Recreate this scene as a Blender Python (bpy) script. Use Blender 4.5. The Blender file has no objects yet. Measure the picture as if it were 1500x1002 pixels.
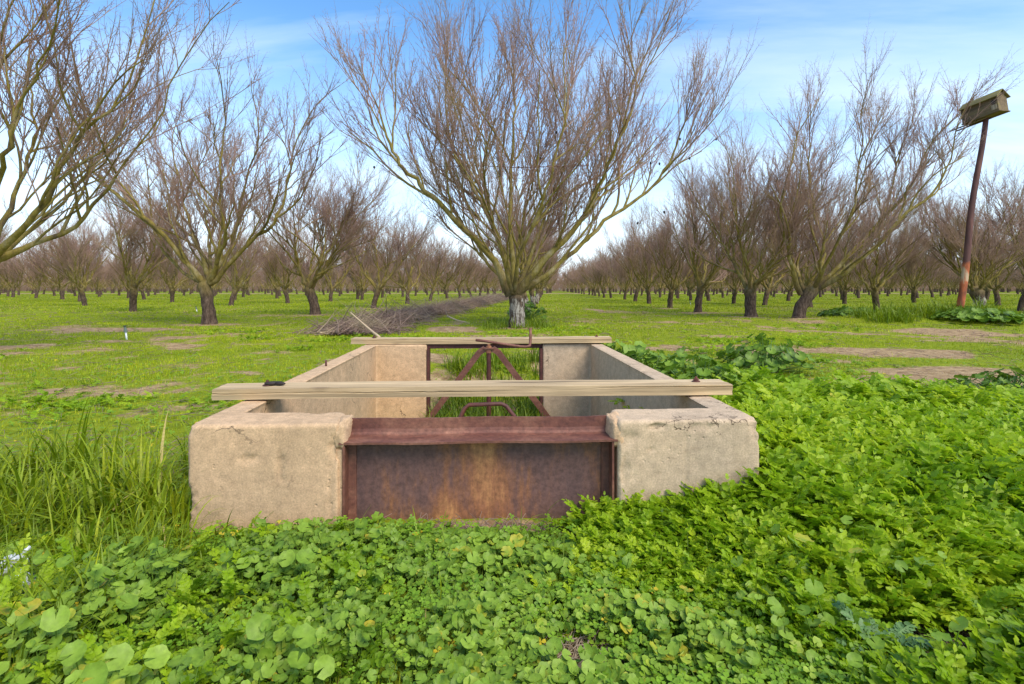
import bpy, bmesh, math, random
import numpy as np
from mathutils import Vector, Matrix, noise as mnoise

# ------------------------------------------------------------------ camera, world, sun
F, CX, HV, H = 800.0, 750.0, 423.0, 0.80     # focal length / principal column / horizon row in photo pixels, eye height in m
S = bpy.context.scene
COL = S.collection
cam_d = bpy.data.cameras.new('camera'); cam = bpy.data.objects.new('camera', cam_d); COL.objects.link(cam)
cam.location = (0, 0, H); cam.rotation_euler = (math.radians(90), 0, 0)
cam_d.sensor_width = 36; cam_d.lens = 36*F/1500; cam_d.shift_y = -(501-HV)/1500
cam_d.clip_start = 0.05; cam_d.clip_end = 2000
S.camera = cam
SUN_EL, SUN_AZ = 50.0, 138.0                  # azimuth clockwise from +Y : the sun stands behind the camera, to the right
w = bpy.data.worlds.new('World'); S.world = w; w.use_nodes = True
nt = w.node_tree; nt.nodes.clear()
def N(nt, t, **k):
    n = nt.nodes.new(t)
    for a, b in k.items():
        if a == 'ins':
            for i, v in b.items(): n.inputs[i].default_value = v
        else: setattr(n, a, b)
    return n
def LK(nt, a, ai, b, bi): nt.links.new(a.outputs[ai], b.inputs[bi])
sky = N(nt, 'ShaderNodeTexSky'); sky.sky_type = 'NISHITA'; sky.sun_disc = False
sky.sun_elevation = math.radians(SUN_EL); sky.sun_rotation = math.radians(SUN_AZ)
sky.air_density = 1.0; sky.dust_density = 0.4; sky.ozone_density = 3.0; sky.altitude = 100
hs = N(nt, 'ShaderNodeHueSaturation', ins={'Saturation': 1.18, 'Value': 1.02, 'Hue': 0.497})
LK(nt, sky, 0, hs, 'Color')
tc = N(nt, 'ShaderNodeTexCoord'); sp = N(nt, 'ShaderNodeSeparateXYZ'); LK(nt, tc, 'Generated', sp, 0)
# project the view direction on a cloud layer so wisps flatten to the horizon
zz = N(nt, 'ShaderNodeMath', operation='MAXIMUM', ins={1: 0.0}); LK(nt, sp, 'Z', zz, 0)
za = N(nt, 'ShaderNodeMath', operation='ADD', ins={1: 0.14}); LK(nt, zz, 0, za, 0)
dx = N(nt, 'ShaderNodeMath', operation='DIVIDE'); LK(nt, sp, 'X', dx, 0); LK(nt, za, 0, dx, 1)
dy = N(nt, 'ShaderNodeMath', operation='DIVIDE'); LK(nt, sp, 'Y', dy, 0); LK(nt, za, 0, dy, 1)
cb = N(nt, 'ShaderNodeCombineXYZ'); LK(nt, dx, 0, cb, 0); LK(nt, dy, 0, cb, 1)
mp = N(nt, 'ShaderNodeMapping'); mp.inputs['Scale'].default_value = (0.42, 1.5, 1); mp.inputs['Rotation'].default_value = (0, 0, 0.32)
mp.inputs['Location'].default_value = (1.7, 0.55, 0)
LK(nt, cb, 0, mp, 0)
cn = N(nt, 'ShaderNodeTexNoise', ins={'Scale': 1.0, 'Detail': 7.0, 'Roughness': 0.58, 'Distortion': 0.6}); LK(nt, mp, 0, cn, 'Vector')
cr = N(nt, 'ShaderNodeMapRange', ins={'From Min': 0.46, 'From Max': 0.78, 'To Min': 0.0, 'To Max': 0.48}); LK(nt, cn, 0, cr, 0)
hz = N(nt, 'ShaderNodeMapRange', ins={'From Min': 0.02, 'From Max': 0.44, 'To Min': 0.92, 'To Max': 0.0}); LK(nt, sp, 'Z', hz, 0)
mx = N(nt, 'ShaderNodeMath', operation='MAXIMUM'); LK(nt, cr, 0, mx, 0)
hp = N(nt, 'ShaderNodeMath', operation='POWER', ins={1: 1.5}); LK(nt, hz, 0, hp, 0)
ad = N(nt, 'ShaderNodeMath', operation='ADD', use_clamp=True); LK(nt, cr, 0, ad, 0); LK(nt, hp, 0, ad, 1)
mix = N(nt, 'ShaderNodeMixRGB', ins={2: (4.1, 4.65, 5.25, 1)}); LK(nt, ad, 0, mix, 0); LK(nt, hs, 0, mix, 1)
bg = N(nt, 'ShaderNodeBackground', ins={'Strength': 0.15}); LK(nt, mix, 0, bg, 0)
wo = N(nt, 'ShaderNodeOutputWorld'); LK(nt, bg, 0, wo, 0)
sun_d = bpy.data.lights.new('sun', 'SUN'); sun_d.energy = 2.3; sun_d.angle = math.radians(38); sun_d.color = (1.0, 0.90, 0.74)
sun = bpy.data.objects.new('sun', sun_d); COL.objects.link(sun)
az, el = math.radians(SUN_AZ), math.radians(SUN_EL)
sdir = Vector((math.sin(az)*math.cos(el), math.cos(az)*math.cos(el), math.sin(el)))
sun.rotation_euler = (-sdir).to_track_quat('-Z', 'Y').to_euler()
S.view_settings.view_transform = 'Standard'; S.view_settings.look = 'None'; S.view_settings.gamma = 1
S.view_settings.use_curve_mapping = False
S.view_settings.exposure = 0.92

# ------------------------------------------------------------------ helpers
RNG = np.random.default_rng(7)
def at(u, v, Y): return Vector(((u-CX)/F*Y, Y, H-(v-HV)/F*Y))
def G(u, v):                                   # ground point seen at a photo pixel
    Y = F*H/(v-HV); return ((u-CX)/F*Y, Y)
YAW = math.radians(2.6)
P0 = np.array([-1.066, 1.79]); UU = np.array([math.cos(YAW), math.sin(YAW)]); WW = np.array([-math.sin(YAW), math.cos(YAW)])
BOXW, BOXL, ZT = 1.922, 2.69, 0.352
def bx2w(s, q): return P0 + s*UU + q*WW
def w2bx(x, y):
    dx_, dy_ = x-P0[0], y-P0[1]
    return dx_*UU[0]+dy_*UU[1], dx_*WW[0]+dy_*WW[1]

def _hash(ix, iy, seed):
    n = (ix*374761393 + iy*668265263 + seed*982451653) & 0x7fffffff
    n = ((n ^ (n >> 13))*1274126177) & 0x7fffffff
    return ((n ^ (n >> 16)) & 0xffff)/65535.0
def vnoise(x, y, seed=0):
    x = np.asarray(x, float); y = np.asarray(y, float)
    ix = np.floor(x).astype(np.int64); iy = np.floor(y).astype(np.int64)
    fx = x-ix; fy = y-iy; fx = fx*fx*(3-2*fx); fy = fy*fy*(3-2*fy)
    a = _hash(ix, iy, seed); b = _hash(ix+1, iy, seed); c = _hash(ix, iy+1, seed); d = _hash(ix+1, iy+1, seed)
    return (a*(1-fx)+b*fx)*(1-fy)+(c*(1-fx)+d*fx)*fy
def fbm(x, y, sc, seed=0, o=4):
    t = 0; a = 0.5; s = 0
    for i in range(o):
        t = t+a*vnoise(np.asarray(x)*sc, np.asarray(y)*sc, seed+i*17); s += a; a *= 0.5; sc *= 2.1
    return t/s
def sstep(a, b, x): t = np.clip((np.asarray(x, float)-a)/(b-a), 0, 1); return t*t*(3-2*t)

MOUND = (at(1403, 457, 13.0).x, 13.0)
def hgt(x, y):
    x = np.asarray(x, float); y = np.asarray(y, float)
    h = (fbm(x, y, 0.35, 3)-0.5)*0.10*sstep(3, 9, y) + (fbm(x, y, 2.2, 5)-0.5)*0.035
    h = h + 0.24*np.exp(-(((x-MOUND[0])/2.6)**2+((y-MOUND[1]-.3)/1.0)**2))
    s, q = w2bx(x, y)                           # a scour hollow behind the outlet of the box
    h = h - 0.34*sstep(1.0, 0.6, np.abs(s-BOXW/2))*sstep(1.5, 0.1, np.maximum(q-BOXL, 0))*(q > BOXL-0.3)
    return h

def obj(name, me, parent=None, mat=None):
    o = bpy.data.objects.new(name, me); COL.objects.link(o)
    if parent is not None: o.parent = parent
    if mat is not None:
        me.materials.clear(); me.materials.append(mat)
    return o
def tag(o, label=None, cat=None, group=None, kind=None):
    if label: o['label'] = label
    if cat: o['category'] = cat
    if group: o['group'] = group
    if kind: o['kind'] = kind
    return o
def empty(name, loc=(0, 0, 0), rz=0):
    o = bpy.data.objects.new(name, None); COL.objects.link(o); o.location = loc; o.rotation_euler = (0, 0, rz)
    o.empty_display_size = 0.1
    return o
def mesh_np(name, V, faces, smooth=True, attrs=None):
    """faces: list of (n,k) int arrays"""
    me = bpy.data.meshes.new(name)
    V = np.asarray(V, np.float32)
    faces = [np.asarray(f, np.int32) for f in faces if len(f)]
    me.vertices.add(len(V)); me.vertices.foreach_set('co', V.ravel())
    loops = np.concatenate([f.ravel() for f in faces]); tot = np.concatenate([np.full(len(f), f.shape[1], np.int32) for f in faces])
    st = np.concatenate([[0], np.cumsum(tot)[:-1]]).astype(np.int32)
    me.loops.add(len(loops)); me.loops.foreach_set('vertex_index', loops)
    me.polygons.add(len(tot)); me.polygons.foreach_set('loop_start', st); me.polygons.foreach_set('loop_total', tot)
    if smooth: me.polygons.foreach_set('use_smooth', np.ones(len(tot), bool))
    for k, a in (attrs or {}).items():
        at_ = me.attributes.new(k, 'FLOAT', 'POINT'); at_.data.foreach_set('value', np.asarray(a, np.float32))
    me.update(calc_edges=True)
    return me
class Acc:
    def __init__(s): s.V = []; s.F = {}; s.A = {}; s.n = 0
    def add(s, V, F, **attrs):
        s.V.append(V)
        for f in F: s.F.setdefault(f.shape[1], []).append(f+s.n)
        for k, a in attrs.items(): s.A.setdefault(k, []).append(np.broadcast_to(a, (len(V),)))
        s.n += len(V)
    def mesh(s, name, smooth=True):
        return mesh_np(name, np.concatenate(s.V), [np.concatenate(x) for x in s.F.values()], smooth, {k: np.concatenate(a) for k, a in s.A.items()})
def tubes(acc, paths, sides, cap=False):
    """paths: list of (pts list, radii list). Batched by point count."""
    by = {}
    for p, r in paths: by.setdefault(len(p), []).append((p, r))
    for n, L in by.items():
        P = np.array([p for p, r in L], float); R = np.array([r for p, r in L], float)
        T = np.empty_like(P); T[:, 1:-1] = P[:, 2:]-P[:, :-2]; T[:, 0] = P[:, 1]-P[:, 0]; T[:, -1] = P[:, -1]-P[:, -2]
        T /= np.linalg.norm(T, axis=2, keepdims=True)+1e-12
        m = np.abs(T.mean(1)); ref = np.eye(3)[np.argmin(m, axis=1)][:, None, :]
        U = np.cross(T, np.broadcast_to(ref, T.shape)); U /= np.linalg.norm(U, axis=2, keepdims=True)+1e-12
        W = np.cross(T, U)
        a = np.arange(sides)*2*math.pi/sides
        ring = P[:, :, None, :]+R[:, :, None, None]*(np.cos(a)[None, None, :, None]*U[:, :, None, :]+np.sin(a)[None, None, :, None]*W[:, :, None, :])
        B = len(L)
        V = ring.reshape(-1, 3)
        b = (np.arange(B)*n*sides)[:, None, None]; i = (np.arange(n-1)*sides)[None, :, None]; j = np.arange(sides)[None, None, :]; j2 = (j+1) % sides
        Fq = np.stack([b+i+j, b+i+j2, b+i+sides+j2, b+i+sides+j], -1).reshape(-1, 4)
        fs = [Fq]
        if cap:
            bb = (np.arange(B)*n*sides)[:, None]
            fs.append(bb+np.arange(sides)[None, ::-1]); fs.append(bb+(n-1)*sides+np.arange(sides)[None, :])
        acc.add(V, fs)
def tube_obj(name, paths, sides, parent, mat, smooth=True):
    a = Acc(); tubes(a, [([tuple(q) for q in p], r if hasattr(r, '__len__') else [r]*len(p)) for p, r in paths], sides, True)
    return obj(name, a.mesh(name, smooth), parent, mat)
def bm_obj(name, bm, parent, mat, bevel=0, smooth=False):
    if bevel: bmesh.ops.bevel(bm, geom=bm.edges[:], offset=bevel, segments=2, affect='EDGES')
    bmesh.ops.recalc_face_normals(bm, faces=bm.faces[:])
    me = bpy.data.meshes.new(name); bm.to_mesh(me); bm.free()
    if smooth: me.polygons.foreach_set('use_smooth', [True]*len(me.polygons))
    return obj(name, me, parent, mat)
def prism(bm, poly, z0, z1):                   # poly list of (x,y)
    a = [bm.verts.new((x, y, z0)) for x, y in poly]; b = [bm.verts.new((x, y, z1)) for x, y in poly]
    n = len(poly)
    bm.faces.new(a[::-1]); bm.faces.new(b)
    for i in range(n): bm.faces.new((a[i], a[(i+1) % n], b[(i+1) % n], b[i]))
def box(bm, x0, x1, y0, y1, z0, z1): prism(bm, [(x0, y0), (x1, y0), (x1, y1), (x0, y1)], z0, z1)
def obox(bm, M, dx_, dy_, dz_):
    r = bmesh.ops.create_cube(bm, size=1, matrix=M @ Matrix.Diagonal((dx_, dy_, dz_, 1)))

# ------------------------------------------------------------------ materials
def mat(name):
    m = bpy.data.materials.new(name); m.use_nodes = True
    t = m.node_tree; b = t.nodes['Principled BSDF']; return m, t, b
def ramp(t, stops):
    r = N(t, 'ShaderNodeValToRGB'); e = r.color_ramp.elements
    e[0].position, e[0].color = stops[0][0], (*stops[0][1], 1)
    e[1].position, e[1].color = stops[-1][0], (*stops[-1][1], 1)
    for p, c in stops[1:-1]:
        x = e.new(p); x.color = (*c, 1)
    return r
def noise(t, sc, det=5, rough=.6, co=None, scale=None, dist=0):
    n = N(t, 'ShaderNodeTexNoise', ins={'Scale': sc, 'Detail': det, 'Roughness': rough, 'Distortion': dist})
    c = N(t, 'ShaderNodeTexCoord') if co is None else co
    if scale:
        m_ = N(t, 'ShaderNodeMapping'); m_.inputs['Scale'].default_value = scale
        LK(t, c, 'Object', m_, 0); LK(t, m_, 0, n, 'Vector')
    else: LK(t, c, 'Object', n, 'Vector')
    return n
def mixc(t, f, a, b, mode='MIX'):
    m_ = N(t, 'ShaderNodeMixRGB', blend_type=mode)
    for i, x in ((0, f), (1, a), (2, b)):
        if isinstance(x, tuple): m_.inputs[i].default_value = (*x, 1) if len(x) == 3 else x
        elif isinstance(x, (int, float)): m_.inputs[i].default_value = x
        else: LK(t, x[0], x[1], m_, i) if isinstance(x, list) else LK(t, x, 0, m_, i)
    return m_
def mrange(t, src, a, b, c=0., d=1., so=0):
    m_ = N(t, 'ShaderNodeMapRange', ins={'From Min': a, 'From Max': b, 'To Min': c, 'To Max': d}); LK(t, src, so, m_, 0); return m_
def bump(t, b, src, strength, dist, so=0):
    n = N(t, 'ShaderNodeBump', ins={'Strength': strength, 'Distance': dist}); LK(t, src, so, n, 'Height')
    LK(t, n, 0, b, 'Normal'); return n

def m_concrete(name, tan, grey, stain=.5):
    m, t, b = mat(name)
    n1 = noise(t, 2.2, 6, .65); n2 = noise(t, 26, 8, .7); n3 = noise(t, 5, 6, .6, scale=(1, 1, .22))
    r1 = ramp(t, [(.3, grey), (.62, tan)]); LK(t, n1, 0, r1, 0)
    f = mrange(t, n2, .32, .70, .76, 1.14); c = mixc(t, 1., r1, f, 'MULTIPLY')
    s = mrange(t, n3, .52, .78, 0, stain); c2 = mixc(t, s, c, (grey[0]*.42, grey[1]*.40, grey[2]*.40))
    n6 = noise(t, 170, 4, .7); c2 = mixc(t, 1., c2, mrange(t, n6, .3, .7, .74, 1.2), 'MULTIPLY')
    n7 = noise(t, 7, 7, .7, scale=(1, 1, 2.6), dist=1.2); c2 = mixc(t, mrange(t, n7, .57, .66, 0, .22), c2, (grey[0]*.55, grey[1]*.48, grey[2]*.42))
    n4 = noise(t, 55, 3, .5); sp_ = mrange(t, n4, .73, .79, 0, .5); c3 = mixc(t, sp_, c2, (.07, .055, .04))
    ck = N(t, 'ShaderNodeTexVoronoi', feature='DISTANCE_TO_EDGE', ins={'Scale': 2.3}); cc = N(t, 'ShaderNodeTexCoord'); cw = noise(t, 6, 6, .65); cx_ = mixc(t, .22, [cc, 3], [cw, 1], 'ADD'); LK(t, cx_, 0, ck, 'Vector')
    cl = mrange(t, ck, .002, .007, 1., 0.); cm_ = mrange(t, noise(t, 2.6, 2, .5), .50, .56); cp = N(t, 'ShaderNodeMath', operation='MULTIPLY'); LK(t, cl, 0, cp, 0); LK(t, cm_, 0, cp, 1)
    c3 = mixc(t, cp, c3, (.10, .07, .045))
    LK(t, c3, 0, b, 'Base Color'); b.inputs['Roughness'].default_value = .93; b.inputs['Specular IOR Level'].default_value = .2
    nb = noise(t, 55, 12, .85); vo = N(t, 'ShaderNodeTexVoronoi', ins={'Scale': 38.0, 'Randomness': 1.0}); vc = N(t, 'ShaderNodeTexCoord'); LK(t, vc, 'Object', vo, 'Vector')
    vp = mrange(t, vo, .0, .2, -1.3, 0.); nm = noise(t, 4, 3, .5); msk = mrange(t, nm, .5, .6); vm = N(t, 'ShaderNodeMath', operation='MULTIPLY'); LK(t, vp, 0, vm, 0); LK(t, msk, 0, vm, 1)
    sm = N(t, 'ShaderNodeMath', operation='ADD'); LK(t, nb, 0, sm, 0); LK(t, vm, 0, sm, 1); bump(t, b, sm, .55, .005)
    return m
M_CON = m_concrete('weathered_concrete', (.66, .435, .25), (.56, .385, .225), .22)
M_CON2 = m_concrete('weathered_concrete_grey', (.61, .445, .285), (.52, .395, .27), .35)
def m_rust(name, kind=0):
    m, t, b = mat(name)
    tc_ = N(t, 'ShaderNodeTexCoord')
    n1 = noise(t, 3.4 if kind == 0 else 7., 8, .7, tc_, (1, 1, .35) if kind == 0 else (.5, 1, 1)); n2 = noise(t, 60, 6, .7, tc_); n3 = noise(t, 22, 6, .75, tc_, (1, 1, .16))
    if kind == 0: st = [(.30, (.125, .070, .062)), (.48, (.175, .088, .068)), (.60, (.30, .125, .055)), (.76, (.56, .27, .10))]
    elif kind == 1: st = [(.3, (.11, .038, .028)), (.47, (.175, .066, .042)), (.6, (.26, .115, .07)), (.75, (.48, .29, .18))]
    else: st = [(.3, (.060, .020, .018)), (.55, (.13, .040, .028)), (.75, (.26, .085, .04))]
    r = ramp(t, st)
    if kind == 0:                                # orange run-off down the middle of the plate
        sp_ = N(t, 'ShaderNodeSeparateXYZ'); LK(t, tc_, 'Object', sp_, 0)
        nw = noise(t, 1.7, 2, .5); a = N(t, 'ShaderNodeMath', operation='MULTIPLY_ADD', ins={1: .5}); LK(t, nw, 0, a, 0); LK(t, sp_, 'X', a, 2); a_2 = N(t, 'ShaderNodeMath', operation='ADD', ins={1: -.23}); LK(t, a, 0, a_2, 0); a = a_2
        ab = N(t, 'ShaderNodeMath', operation='ABSOLUTE'); LK(t, a, 0, ab, 0)
        g = mrange(t, ab, .0, .30, .15, -.07); g.interpolation_type = 'SMOOTHERSTEP'
        a2 = N(t, 'ShaderNodeMath', operation='ADD'); LK(t, n1, 0, a2, 0); LK(t, g, 0, a2, 1)
        sc = N(t, 'ShaderNodeMath', operation='MULTIPLY_ADD', ins={1: .5, 2: -.25}); LK(t, n3, 0, sc, 0)
        a3 = N(t, 'ShaderNodeMath', operation='ADD'); LK(t, a2, 0, a3, 0); LK(t, sc, 0, a3, 1)
        LK(t, a3, 0, r, 0)
    else: LK(t, n1, 0, r, 0)
    f = mrange(t, n2, .3, .7, .6, 1.3); c = mixc(t, 1., r, f, 'MULTIPLY')
    LK(t, c, 0, b, 'Base Color'); b.inputs['Roughness'].default_value = .62 if kind else .68
    b.inputs['Metallic'].default_value = .15; bump(t, b, n2, .35, .003)
    return m
M_RUST = m_rust('rusted_plate'); M_RUST1 = m_rust('rusted_angle', 1); M_RUST2 = m_rust('dark_rusted_bar', 2)
def m_wood(name, a_, b_, c_, axis=0):
    m, t, b = mat(name)
    sc = [9, 9, 9]; sc[axis] = .55; sc2 = [60, 60, 60]; sc2[axis] = 1.6
    n1 = noise(t, 1., 6, .6, None, tuple(sc), .4); n2 = noise(t, 1., 5, .6, None, tuple(sc2), .3); n3 = noise(t, 1.6, 3, .5)
    r = ramp(t, [(.3, b_), (.55, a_), (.8, c_)]); LK(t, n1, 0, r, 0)
    f = mrange(t, n2, .34, .66, .66, 1.16); c = mixc(t, 1., r, f, 'MULTIPLY')
    f3 = mrange(t, n3, .3, .7, .82, 1.12); c = mixc(t, 1., c, f3, 'MULTIPLY')
    sc3 = [34, 34, 34]; sc3[axis] = .7; n4 = noise(t, 1., 3, .5, None, tuple(sc3), .5); k4 = mrange(t, n4, .66, .70, 0., .75); c = mixc(t, k4, c, (.09, .06, .035))
    vo = N(t, 'ShaderNodeTexVoronoi', ins={'Scale': 1.}); vm_ = N(t, 'ShaderNodeMapping'); s3 = [9, 9, 9]; s3[axis] = 2.6; vm_.inputs['Scale'].default_value = s3; vt = N(t, 'ShaderNodeTexCoord'); LK(t, vt, 'Object', vm_, 0); LK(t, vm_, 0, vo, 'Vector')
    kn = mrange(t, vo, .05, .13, .6, 0.); c = mixc(t, kn, c, (.17, .11, .06))
    LK(t, c, 0, b, 'Base Color'); b.inputs['Roughness'].default_value = .85; b.inputs['Specular IOR Level'].default_value = .25
    bump(t, b, n2, .6, .004); return m
M_WOOD = m_wood('weathered_plank', (.58, .42, .235), (.41, .285, .15), (.66, .50, .30))
M_WOODX = m_wood('mossy_box_board', (.21, .15, .085), (.11, .08, .05), (.25, .22, .06), 0)
def m_bark(name, paint=None):
    m, t, b = mat(name)
    tc_ = N(t, 'ShaderNodeTexCoord'); sp_ = N(t, 'ShaderNodeSeparateXYZ'); LK(t, tc_, 'Object', sp_, 0)
    n1 = noise(t, 5, 6, .65, tc_, (1, 1, .5)); n2 = noise(t, 22, 6, .7, tc_, (1, 1, .35)); n3 = noise(t, 2.0, 4, .6, tc_)
    brown = ramp(t, [(.35, (.055, .036, .025)), (.65, (.15, .105, .075))]); LK(t, n2, 0, brown, 0)
    limb = ramp(t, [(.35, (.14, .10, .055)), (.5, (.27, .205, .045)), (.68, (.38, .30, .16))]); LK(t, n1, 0, limb, 0)
    z = mrange(t, sp_, .55, 1.15, 0, 1, 'Z')
    c = mixc(t, z, brown, limb)
    f = mrange(t, n2, .3, .7, .65, 1.2); c = mixc(t, 1., c, f, 'MULTIPLY')
    if paint:
        a = mrange(t, n1, .35, .65, -.22, .22); zz_ = N(t, 'ShaderNodeMath', operation='ADD'); LK(t, sp_, 'Z', zz_, 0); LK(t, a, 0, zz_, 1)
        up = mrange(t, zz_, paint[1]-.02, paint[1]+.02, 1, 0); lo = mrange(t, zz_, paint[0]-.02, paint[0]+.02, 0, 1)
        k = N(t, 'ShaderNodeMath', operation='MULTIPLY'); LK(t, up, 0, k, 0); LK(t, lo, 0, k, 1)
        pk = mrange(t, n2, .42, .60, .05, .85); k2 = N(t, 'ShaderNodeMath', operation='MULTIPLY'); LK(t, k, 0, k2, 0); LK(t, pk, 0, k2, 1)
        c = mixc(t, k2, c, (.46, .42, .36))
    LK(t, c, 0, b, 'Base Color'); b.inputs['Roughness'].default_value = .95; b.inputs['Specular IOR Level'].default_value = .15
    bump(t, b, n2, .8, .02); return m
M_BARK = m_bark('mossy_bark'); M_BARKW = m_bark('whitewashed_bark', (.14, .46))
def m_twig(name, c0, c1, c2):
    m, t, b = mat(name)
    n1 = noise(t, 1.3, 3, .5); r = ramp(t, [(.35, c0), (.5, c1), (.65, c2)]); LK(t, n1, 0, r, 0)
    LK(t, r, 0, b, 'Base Color'); b.inputs['Roughness'].default_value = .7; b.inputs['Specular IOR Level'].default_value = .3; return m
M_TWIG = m_twig('twig_bark', (.25, .15, .115), (.36, .225, .17), (.30, .205, .11))
M_BRUSH = m_twig('dry_prunings', (.17, .11, .085), (.26, .18, .135), (.32, .25, .15))
def m_leaf(name, stops, rough=.5, trans=.3, spec=.35, vein=None):
    m, t, b = mat(name)
    a = N(t, 'ShaderNodeAttribute'); a.attribute_name = 'v'
    r = ramp(t, stops); LK(t, a, 'Fac', r, 0); c = r
    if True:
        nn = noise(t, 90, 4, .6); c = mixc(t, 1., r, mrange(t, nn, .3, .7, .72, 1.2), 'MULTIPLY')
    if vein:
        e = N(t, 'ShaderNodeAttribute'); e.attribute_name = 'e'
        k = mrange(t, e, 0., 1., 1., 0., 'Fac'); c = mixc(t, k, c, vein)
    LK(t, c, 0, b, 'Base Color'); b.inputs['Roughness'].default_value = rough; b.inputs['Specular IOR Level'].default_value = spec
    tr = N(t, 'ShaderNodeBsdfTranslucent'); LK(t, c, 0, tr, 0)
    mm = N(t, 'ShaderNodeMixShader', ins={0: trans}); out = t.nodes['Material Output']
    LK(t, b, 0, mm, 1); LK(t, tr, 0, mm, 2); LK(t, mm, 0, out, 0); return m
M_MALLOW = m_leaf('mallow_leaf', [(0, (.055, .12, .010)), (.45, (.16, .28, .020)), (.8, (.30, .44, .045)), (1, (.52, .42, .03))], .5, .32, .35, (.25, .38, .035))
M_FERN = m_leaf('feathery_leaf', [(0, (.09, .19, .006)), (.4, (.30, .47, .012)), (1, (.55, .66, .03))], .5, .5)
M_CLOVER = m_leaf('clover_leaf', [(0, (.08, .19, .010)), (.6, (.22, .38, .02)), (.93, (.33, .44, .04)), (1, (.62, .48, .03))], .5, .3)
M_GRASS = m_leaf('grass_blade', [(0, (.08, .14, .006)), (.5, (.22, .31, .008)), (.86, (.42, .45, .012)), (1, (.56, .45, .14))], .5, .32)
M_LAWN = m_leaf('short_grass', [(0, (.13, .19, .005)), (.5, (.32, .40, .004)), (.86, (.52, .55, .008)), (1, (.45, .33, .12))], .6, .3)
M_FLOWER, _t, _b = mat('pale_blossom'); _b.inputs['Base Color'].default_value = (.75, .72, .6, 1)

# ground
m, t, b = mat('orchard_ground'); M_GROUND = m
a = N(t, 'ShaderNodeAttribute'); a.attribute_name = 'soil'
n1 = noise(t, 9, 8, .7); n2 = noise(t, 1.1, 6, .6); n3 = noise(t, 45, 6, .7)
soil = ramp(t, [(.3, (.15, .085, .04)), (.5, (.34, .23, .12)), (.7, (.52, .38, .21))]); LK(t, n1, 0, soil, 0)
gr = ramp(t, [(.3, (.08, .115, .008)), (.5, (.19, .24, .010)), (.7, (.30, .32, .02))]); LK(t, n1, 0, gr, 0)
gr2 = mixc(t, mrange(t, n2, .4, .7, 0, .55), gr, (.24, .27, .02))
k = N(t, 'ShaderNodeMath', operation='MULTIPLY_ADD', ins={1: 1.5, 2: -.75}); LK(t, n3, 0, k, 0)
k2 = N(t, 'ShaderNodeMath', operation='ADD'); LK(t, a, 'Fac', k2, 0); LK(t, k, 0, k2, 1)
k3 = mrange(t, k2, .38, .62)
c = mixc(t, k3, gr2, soil); LK(t, c, 0, b, 'Base Color'); b.inputs['Roughness'].default_value = .95; b.inputs['Specular IOR Level'].default_value = .1
bump(t, b, n1, .6, .05)

# ------------------------------------------------------------------ soil mask and ground sheet
def px_blob(u, v, du, dv): # ellipse given in photo pixels turned into a ground ellipse
    x, y = G(u, v); y2 = G(u, v-dv)[1]; y1 = G(u, v+dv)[1]; return (x, (y1+y2)/2, du/F*y, (y2-y1)/2)
BARE = [px_blob(1450, 556, 160, 20), px_blob(1310, 516, 95, 8), px_blob(1400, 487, 90, 5), px_blob(1065, 493, 55, 3), px_blob(1330, 545, 60, 6),
        px_blob(850, 975, 60, 26), px_blob(1410, 970, 130, 42), px_blob(1215, 900, 30, 40), px_blob(330, 700, 25, 10), px_blob(30, 508, 40, 4), px_blob(170, 484, 110, 3), px_blob(640, 525, 40, 8),
        px_blob(1120, 590, 30, 6), px_blob(40, 690, 40, 12), px_blob(990, 960, 18, 30), px_blob(870, 455, 10, 4), px_blob(660, 484, 45, 5)]
RINGS = [G(u, v) for u, v in ((308, 476), (463, 462), (195, 457), (757, 481), (1168, 469), (1100, 466), (547, 452), (1022, 458), (981, 452))]
def soil(x, y):
    x = np.asarray(x, float); y = np.asarray(y, float)
    n = fbm(x, y, .55, 11, 5); n2 = fbm(x, y, 3.1, 31, 4)
    s = sstep(.47, .66, .55*n+.45*n2)*.8
    s = s*(.55+.45*sstep(25, 8, y))
    wob = (fbm(x, y, 1.7, 77, 4)-.5)*1.4
    for bx_, by_, rx, ry in BARE:
        d = np.sqrt(((x-bx_)/rx)**2+((y-by_)/ry)**2)+wob
        s = np.maximum(s, sstep(1.25, .6, d))
    for tx, ty in RINGS: s = np.maximum(s, .8*sstep(1.3, .5, np.sqrt((x-tx)**2+(y-ty)**2)/.6+wob))
    sq, qq = w2bx(x, y)
    front = sstep(.12, .04, np.abs(qq+.02))*sstep(.74, .86, sq)*sstep(1.22, 1.1, sq)      # strip at the foot of the plate
    s = np.maximum(s, front)
    s = np.maximum(s, sstep(84, 86, y)*sstep(97, 95, y)*.9)
    return np.clip(s, 0, 1)
def lines(fine0, fine1, step, lo, hi, g=1.07, must=()):
    a = list(np.arange(fine0, fine1+1e-6, step)); d = step; x = fine0
    while x > lo: d *= g; x -= d; a.insert(0, x)
    d = step; x = a[-1]
    while x < hi: d *= g; x += d; a.append(x)
    a = np.array(a)
    for m_ in must: a[np.argmin(np.abs(a-m_))] = m_
    return a
IN0, IN1, IQ0, IQ1 = .05, BOXW-.05, .09, BOXL-.05
sl = lines(-3.5, 6.0, .06, -420, 420, must=(IN0, IN1)); ql = lines(-2.2, 7, .06, -30, 480, must=(IQ0, IQ1))
Sg, Qg = np.meshgrid(sl, ql); X = P0[0]+Sg*UU[0]+Qg*WW[0]; Yv = P0[1]+Sg*UU[1]+Qg*WW[1]
Z = hgt(X, Yv)
nx, ny = len(sl), len(ql)
idx = np.arange(nx*ny).reshape(ny, nx)
Fg = np.stack([idx[:-1, :-1], idx[:-1, 1:], idx[1:, 1:], idx[1:, :-1]], -1)
sc_ = (sl[:-1]+sl[1:])/2; qc_ = (ql[:-1]+ql[1:])/2
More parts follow.
